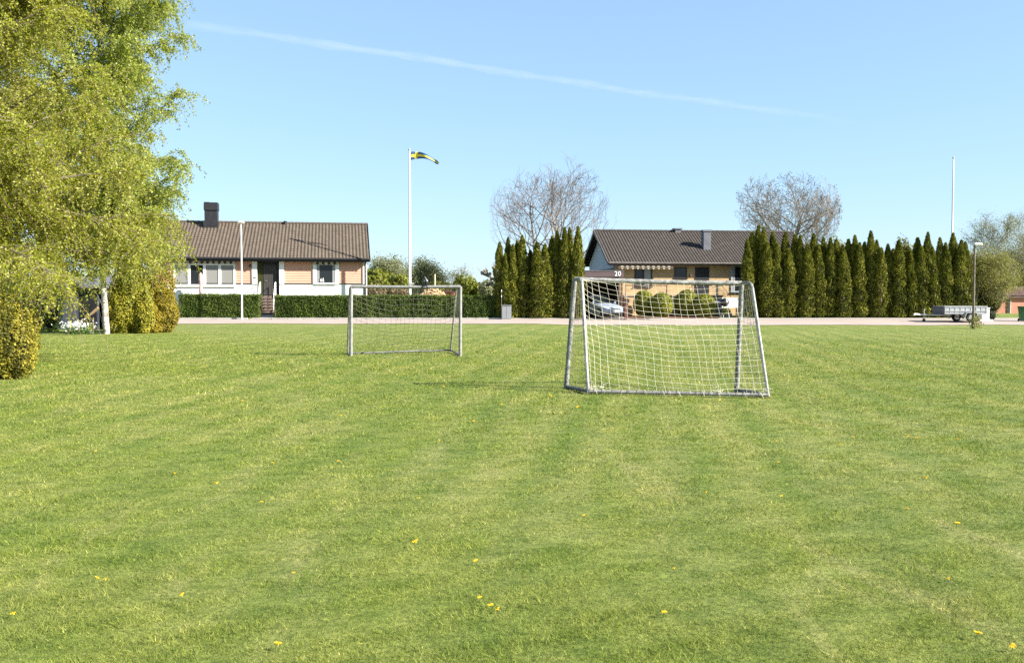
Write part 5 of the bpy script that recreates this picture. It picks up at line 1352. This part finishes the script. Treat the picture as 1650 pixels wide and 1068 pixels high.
# pollarded tree
b = base_of(801, 505, 68); t = thing('pollarded_tree', b, 'pollarded tree with knobbly pale fists left of the thujas', 'tree')
m = MB(); kn = MB(); s = 68 / F
def loc(x, y): return Vector(((x - 801) * s, 0, P(801, y, 68).z - b.z))
m.tube([Vector((0, 0, 0)), loc(801, 470), loc(800, 455)], [.14, .12, .1], 7)
for pth in ([(800, 455), (793, 448), (785, 444), (777, 440)], [(800, 456), (797, 446), (797, 436), (796, 430)], [(790, 447), (786, 442), (783, 437)], [(800, 460), (792, 458), (784, 457)], [(800, 455), (806, 446), (807, 438)]):
    pp = [loc(*q) + Vector((0, random.uniform(-.3, .3), 0)) for q in pth]
    m.tube(pp, [.085] * (len(pp) - 1) + [.11], 6)
    for q in pp[1:]:
        for _ in range(2):
            c = q + Vector((random.gauss(0, .07), random.gauss(0, .07), random.gauss(0, .07)))
            kn.lathe([(.02, -.1), (.09, -.05), (.11, .02), (.07, .09), (.01, .11)], 6, c)
for _ in range(40):
    c = loc(*random.choice([(777, 440), (783, 437), (796, 430), (784, 457), (807, 438), (790, 446)]))
    m.tube([c, c + Vector((random.gauss(0, .15), random.gauss(0, .15), random.uniform(.1, .4)))], .012, 3)
m.build('trunk', M['palebark'], t, smooth=True); kn.build('knobs', M['palebark'], t, smooth=True)
# woodpile
b = base_of(700, 500, 72.5); t = thing('woodpile', b, 'heap of pale split firewood behind the long hedge below the magpie', 'woodpile')
m = MB(); hw_ = P(700, 465.5, 72.5).z - b.z
for _ in range(640):
    a = random.uniform(0, 6.28); rr = random.random() ** .5; x = rr * math.cos(a) * 2.1 - .1; y = rr * math.sin(a) * 1.4
    z = hw_ * (1 - rr ** 1.6) ** .8 * random.uniform(.75, 1) + .06
    mt_ = Matrix.Translation((x, y, z)) @ Matrix.Rotation(random.uniform(0, 6.28), 4, 'Z') @ Matrix.Rotation(random.gauss(0, .5), 4, 'Y') @ Matrix.Rotation(random.uniform(0, 6), 4, 'X')
    l_ = random.uniform(.12, .22); w_ = random.uniform(.05, .09)
    m.box((-l_, -w_, -w_), (l_, w_, w_ * .6), mt_)
wp_ = m.build('firewood', M['wood'], t); wp_['kind'] = 'stuff'
b = base_of(714, 500, 78)
t = thing('garden_hut', b, 'small red hut just right of the woodpile behind the hedge', 'hut')
zt_ = P(714, 468.5, 78).z - b.z
MB().box((-.3, 0, 0), (.9, 1.5, zt_ - .15)).build('wall', M['red'], t); MB().prism([(-.4, zt_ - .149), (1.0, zt_ - .149), (1.0, zt_ - .08), (.3, zt_ + .08), (-.4, zt_ - .08)], -.15, 1.65).build('roof', M['roof_c'], t)

# far wood on the rise behind everything (reads as one mass)
n = 26000; g = np.random.default_rng(77)
X_ = g.uniform(-420, 520, n); crest = 9 + 2.5 * np.sin(X_ * .021) + 1.6 * np.sin(X_ * .07 + 1) + 1.2 * np.sin(X_ * .19)
Z_ = crest * g.random(n) ** .7; Y_ = 430 + 30 * g.random(n)
C_ = np.stack([X_, Y_, Z_], 1); V, Fq = leafquads(C_, g.uniform(1.6, 3.4, n), None, 1, .8, .2, g)
tag(rawmesh('woods', V, Fq, L['distant'], None, np.clip(g.normal(.45, .2, n) + .25 * lump_noise(C_, .05, 3), 0, 1)), 'far grey brown wood on the low rise beyond the houses', kind='stuff')
tag(rawmesh('hills', [(x, y, 0.2 + z) for y, z in ((440, 0), (470, 7.5), (900, 12)) for x in np.linspace(-900, 1000, 20)], [(r_ * 20 + i, r_ * 20 + i + 1, (r_ + 1) * 20 + i + 1, (r_ + 1) * 20 + i) for r_ in range(2) for i in range(19)], pm('hill_ground', (.1, .1, .06), (.13, .11, .08), .05), smooth=True), 'low rise far behind the houses', kind='structure')

# ---- birches
def birch(name, label, base, h, r, seed, leafmat_, nprim, crown_r, z0, strands, slen, lsize, spacing, lean=(0, 0), only=None, droop=1., trunk_wob=.02, low=None, zmin=1.):
    g = random.Random(seed); gg = np.random.default_rng(seed)
    t = thing(name, base, label, 'tree')
    tr_ = MB(); br = MB(); tw = MB()
    n = 12; pts = []
    for i in range(n + 1):
        q = i / n; pts.append(Vector((lean[0] * q * h + trunk_wob * h * .5 * math.sin(q * 5 + seed), lean[1] * q * h + trunk_wob * h * .4 * math.sin(q * 4), q * h)))
    tr_.tube(pts, [r * (1 - .93 * i / n) for i in range(n + 1)], 10)
    leaves = []; ltint = []
    nlow = low[0] if low else 0
    for k in range(nprim + nlow):
        isl = k >= nprim
        q = z0 + (1 - z0) * ((k + g.random()) / nprim) ** .95 if not isl else low[1] + (low[2] - low[1]) * (k - nprim + g.random()) / nlow
        x = q * n; i = min(int(x), n - 1); p0 = pts[i].lerp(pts[i + 1], x - i)
        az = k * 2.399 + g.uniform(-.5, .5); ang = R(g.uniform(38, 68)) * (1 - .35 * q) if not isl else R(g.uniform(70, 92))
        L1 = crown_r * (1.12 - .8 * max(0, (q - .72) / .28) ** 1.3) * g.uniform(.8, 1.1)
        
        if isl: L1 = low[3] * g.uniform(.7, 1.1)
        if only and not only(az): continue
        d = Vector((math.cos(az) * math.sin(ang), math.sin(az) * math.sin(ang), math.cos(ang)))
        bp = [p0.copy()]; dd = d.copy(); nn = 7
        for j in range(nn):
            dd = (dd + Vector((g.gauss(0, .09), g.gauss(0, .09), g.gauss(0, .06) - .055 * droop))).normalized(); bp.append(bp[-1] + dd * (L1 * 1.15 / nn))
        r1 = max(.02, r * .34 * (1 - q * .6)); br.tube(bp, [max(.008, r1 * (1 - .9 * j / nn)) for j in range(nn + 1)], 5, False)
        nsec = max(6, int(L1 * 4.2))
        for s_i in range(nsec):
            w_ = .22 + .78 * (s_i + g.random()) / nsec; x2 = w_ * nn; j = min(int(x2), nn - 1); p1 = bp[j].lerp(bp[j + 1], x2 - j)
            az2 = g.uniform(0, 6.28); d2 = ((bp[j + 1] - bp[j]).normalized() + Vector((math.cos(az2), math.sin(az2), g.uniform(-.2, .5))) * .9).normalized()
            L2 = L1 * .34 * g.uniform(.5, 1.1) * (1.15 - .5 * w_); sp2 = [p1.copy()]
            for jj in range(4):
                d2 = (d2 + Vector((g.gauss(0, .12), g.gauss(0, .12), -.12 * droop))).normalized(); sp2.append(sp2[-1] + d2 * (L2 / 4))
            br.tube(sp2, [.011, .009, .008, .006, .005], 3, False)
            tcl = g.gauss(0, .16)
            for st_ in range(strands):
                x3 = g.uniform(.15, 1) * 4; j3 = min(int(x3), 3); p2 = sp2[j3].lerp(sp2[j3 + 1], x3 - j3)
                ls = (low[4] if isl else slen) * g.uniform(.35, 1.25); npt = max(3, int(ls / .22)); q_ = p2.copy(); az3 = g.uniform(0, 6.28)
                d3 = Vector((math.cos(az3) * .7, math.sin(az3) * .7, g.uniform(-.2, .5))); ps = [q_.copy()]
                for _ in range(npt):
                    d3 = (d3 + Vector((g.gauss(0, .12), g.gauss(0, .12), -.42 * droop))).normalized(); q_ = q_ + d3 * (ls / npt); ps.append(q_.copy())
                tw.tube(ps, .0035, 3, False)
                A = np.array([tuple(p) for p in ps]); m_ = max(3, int(ls / spacing)); tt = gg.uniform(0, len(A) - 1.001, m_); i0 = tt.astype(int); f = (tt - i0)[:, None]
                leaves.append(A[i0] * (1 - f) + A[i0 + 1] * f + gg.normal(0, lsize * .6, (m_, 3))); ltint.append(np.full(m_, tcl))
    C_ = np.concatenate(leaves); keep = C_[:, 2] > zmin + 1.1 * (lump_noise(C_ * np.array([1, 1, 0]), 1.6, seed) * .6 + .3) + .3 * gg.random(len(C_)); keep &= ~((np.abs(C_[:, 0]) < .34) & (C_[:, 1] < .3) & (C_[:, 2] < 5.6)); C_ = C_[keep]; tl = np.concatenate(ltint)[keep]
    V, Fq = leafquads(C_, lsize * gg.uniform(.6, 1.25, len(C_)), None, 1, .72, .1, gg)
    rawmesh('crown', V, Fq, leafmat_, t, np.clip(gg.normal(.48, .2, len(C_)) + tl + .12 * lump_noise(C_, .8, seed), 0, 1))
    tr_.build('trunk', M['birchbark'], t, smooth=True); br.build('branches', M['bark'], t); tw.build('twigs', M['twig'], t)
    print(name, 'leaves', len(C_))
    return t
birch('birch_tree', 'tall fresh green weeping birch with slender white trunk beside the shed', base_of(171, 541, 42), 19.5, .14, 3, L['birch'], 84, 3.55, .17, 8, 1.05, .1, .03, lean=(-.012, 0), droop=.85, low=(20, .2, .33, 2.5, 1.5), zmin=.45)
birch('birch_tree', 'yellow green weeping birch at the left edge, nearer than the white trunk', base_of(-90, 590, 22.5), 13.5, .2, 8, L['birchyellow'], 92, 4.0, .2, 9, 1.05, .062, .02, lean=(.012, 0), droop=.85, low=(26, .2, .36, 4.0, 1.4), zmin=.8)

# flowering clump and stake
b = base_of(128, 540, 41.5); t = thing('daffodil_clump', b, 'clump of white flowering daffodils in front of the dark shed doorway', 'flowers')
g = np.random.default_rng(5); n = 420; C_ = np.stack([g.normal(0, .42, n), g.normal(0, .2, n), g.uniform(.02, .38, n)], 1)
V, Fq = leafquads(C_, .16, None, .4, .2, 0, g); V = V.reshape(-1, 3); rawmesh('leaves', V, Fq, L['blade'], t, np.clip(g.normal(.5, .2, n), 0, 1))
n = 170; C_ = np.stack([g.normal(-.05, .38, n), g.normal(-.08, .3, n), g.normal(.42, .1, n)], 1)
V, Fq = leafquads(C_, .085, np.repeat([[.3, -.8, .4]], n, 0), .5, .95, 0, g); rawmesh('blossoms', V, Fq, L['petal'], t, np.clip(g.normal(.6, .2, n), 0, 1))
b = base_of(150, 543, 41.8)
tag(MB().tube([b, b + Vector((.02, 0, .75))], .03, 6).build('garden_stake', M['bark']), 'short dark stake between the daffodils and the birch trunk', 'stake')

# dandelions
dl = [(350.5, 786), (421, 813.5), (280.5, 767), (156, 730), (545, 747), (549, 674), (713, 626), (708, 714), (763, 682), (809, 655), (672, 883), (676, 806), (473, 929), (445.5, 1050), (773, 970), (791, 984), (806, 989), (767, 910), (390, 650), (438, 750), (297, 964), (152, 938), (172, 940), (24, 998), (1255, 750), (1494, 777), (1541, 851.5), (1573, 1033), (1630, 1049), (1373, 709), (1463, 708), (1476, 711), (1252, 715.5), (1295, 713), (1544, 712), (1354, 720), (885, 642), (931, 660), (1140, 798), (1258, 803), (1460, 825), (1088, 922), (1069, 995), (1532, 940), (941, 835), (1325, 645), (1159, 648), (306, 578), (332, 591), (608, 596), (533, 582)]
big = {(445.5, 1050): 'yellow dandelion flower nearest the camera, by the bottom edge of the lawn', (350.5, 786): 'open yellow dandelion in the left half of the lawn, alone in a pale dry patch',
       (672, 883): 'yellow dandelion alone on dark green grass near the middle foreground', (1255, 750): 'yellow dandelion just below the dark green strip right of centre', (1494, 777): 'bright dandelion beyond the dark strip towards the right edge',
       (1541, 851.5): 'yellow dandelion on lush grass near the right edge', (1573, 1033): 'yellow dandelion in the bright tuft at the bottom right corner', (1630, 1049): 'yellow dandelion rightmost in the bottom corner of the lawn'}
hd = MB()
for k in range(22):
    a = k * 2.399; rr = .019 * math.sqrt((k + .5) / 22); c = Vector((rr * math.cos(a), rr * math.sin(a), .006 * (1 - rr / .019)))
    o_ = Vector((math.cos(a), math.sin(a), .35)) * .009; sd_ = Vector((-math.sin(a), math.cos(a), 0)) * .004
    hd.add([c - sd_, c + o_, c + sd_, c + Vector((0, 0, .004))], [(0, 1, 2, 3)])
hd.lathe([(.004, -.012), (.008, -.006), (.012, .001)], 6)
dproto = None
for i, (x, y) in enumerate(dl):
    p = ground_at(x, y)
    lab = big.get((x, y), 'small yellow dandelion flower dotted in the mown lawn')
    if dproto is None:
        dproto = thing('dandelion', p, lab, 'dandelion', group='dandelions in the mown lawn')
        h_ = hd.build('flower_head', M['yellowfl'], dproto); h_.location = (0, 0, .052)
        MB().tube([(0, 0, -.01), (.004, .003, .02), (0, 0, .046)], .0025, 5).build('stem', M['stemgreen'], dproto)
        o = dproto
    else:
        o = copy_tree(dproto); o.location = p; o['label'] = lab
    o.rotation_euler = (random.uniform(0, .5), random.uniform(-.25, .25), random.uniform(0, 6))
    k = random.uniform(.8, 1.15) * (.85 if (x, y) in big else .6) * min(1.6, max(1, p.y / 9)); o.scale = (k, k, k)

# ------------------------------------------------------------------ contrails: real streaks at flying height
def contrail(pa, pb, alt, wa, wb, label, seed, strength):
    da, db = ray(*pa), ray(*pb)
    a = Vector((0, 0, CAMZ)) + da * (alt / da.z); b = Vector((0, 0, CAMZ)) + db * (alt / db.z)
    n = 160; m = MB(); g = random.Random(seed); ax = (b - a).normalized(); side = ax.cross(Vector((0, 0, 1))).normalized()
    vs = []; k = 10
    for i in range(n + 1):
        q = i / n; c = a.lerp(b, q) + Vector((0, 0, 1)) * (12 * math.sin(q * 9) + 7 * math.sin(q * 31))
        w_ = (wa + (wb - wa) * q) * (1 + .18 * math.sin(q * 57) + .12 * math.sin(q * 133 + 1))
        for j in range(k):
            an = 2 * math.pi * j / k; vs.append(tuple(c + side * (w_ * 1.1 * math.cos(an)) + Vector((0, 0, 1)) * (w_ * math.sin(an))))
    fs = [(i * k + j, i * k + (j + 1) % k, (i + 1) * k + (j + 1) % k, (i + 1) * k + j) for i in range(n) for j in range(k)]
    m.add(vs, fs)
    mt_ = bpy.data.materials.new('ice_cloud'); mt_.use_nodes = True; nt = mt_.node_tree; out = nt.nodes['Material Output']; nt.nodes.remove(nt.nodes['Principled BSDF'])
    d = nt.nodes.new('ShaderNodeBsdfDiffuse'); d.inputs[0].default_value = (.95, .95, .95, 1); tl = nt.nodes.new('ShaderNodeBsdfTranslucent'); tl.inputs[0].default_value = (.95, .95, .95, 1)
    add = nt.nodes.new('ShaderNodeMixShader'); nt.links.new(d.outputs[0], add.inputs[1]); nt.links.new(tl.outputs[0], add.inputs[2])
    tp = nt.nodes.new('ShaderNodeBsdfTransparent'); mx = nt.nodes.new('ShaderNodeMixShader')
    lw = nt.nodes.new('ShaderNodeLayerWeight'); lw.inputs[0].default_value = .5
    iv = nt.nodes.new('ShaderNodeMath'); iv.operation = 'SUBTRACT'; iv.inputs[0].default_value = 1; nt.links.new(lw.outputs['Facing'], iv.inputs[1])
    pw = nt.nodes.new('ShaderNodeMath'); pw.operation = 'POWER'; nt.links.new(iv.outputs[0], pw.inputs[0]); pw.inputs[1].default_value = 1.6
    tc = nt.nodes.new('ShaderNodeTexCoord'); nz = nt.nodes.new('ShaderNodeTexNoise'); nz.inputs['Scale'].default_value = .0035; nz.inputs['Detail'].default_value = 5
    nt.links.new(tc.outputs['Object'], nz.inputs['Vector'])
    mr = nt.nodes.new('ShaderNodeMapRange'); mr.inputs[1].default_value = .3; mr.inputs[2].default_value = .7; mr.inputs[3].default_value = .45 * strength; mr.inputs[4].default_value = 1.1 * strength
    nt.links.new(nz.outputs['Fac'], mr.inputs[0])
    # thins out towards both ends
    gn = nt.nodes.new('ShaderNodeTexCoord'); sx = nt.nodes.new('ShaderNodeSeparateXYZ'); nt.links.new(gn.outputs['Generated'], sx.inputs[0])
    rp = nt.nodes.new('ShaderNodeValToRGB'); e = rp.color_ramp.elements; e[0].position = 0; e[0].color = (.5, .5, .5, 1); e[1].position = 1; e[1].color = (0, 0, 0, 1)
    x = e.new(.2); x.color = (1, 1, 1, 1); x = e.new(.75); x.color = (.8, .8, .8, 1)
    nt.links.new(sx.outputs[0], rp.inputs['Fac'])
    m1 = nt.nodes.new('ShaderNodeMath'); m1.operation = 'MULTIPLY'; nt.links.new(pw.outputs[0], m1.inputs[0]); nt.links.new(mr.outputs[0], m1.inputs[1])
    m2 = nt.nodes.new('ShaderNodeMath'); m2.operation = 'MULTIPLY'; nt.links.new(m1.outputs[0], m2.inputs[0]); nt.links.new(rp.outputs[0], m2.inputs[1])
    nt.links.new(m2.outputs[0], mx.inputs[0]); nt.links.new(tp.outputs[0], mx.inputs[1]); nt.links.new(add.outputs[0], mx.inputs[2]); nt.links.new(mx.outputs[0], out.inputs['Surface'])
    o = m.build('contrail', mt_, smooth=True)
    return tag(o, label, 'contrail', kind='stuff')
contrail((300, 40), (1400, 202), 2600, 42, 46, 'long thin white contrail slanting across the blue sky', 3, .085)
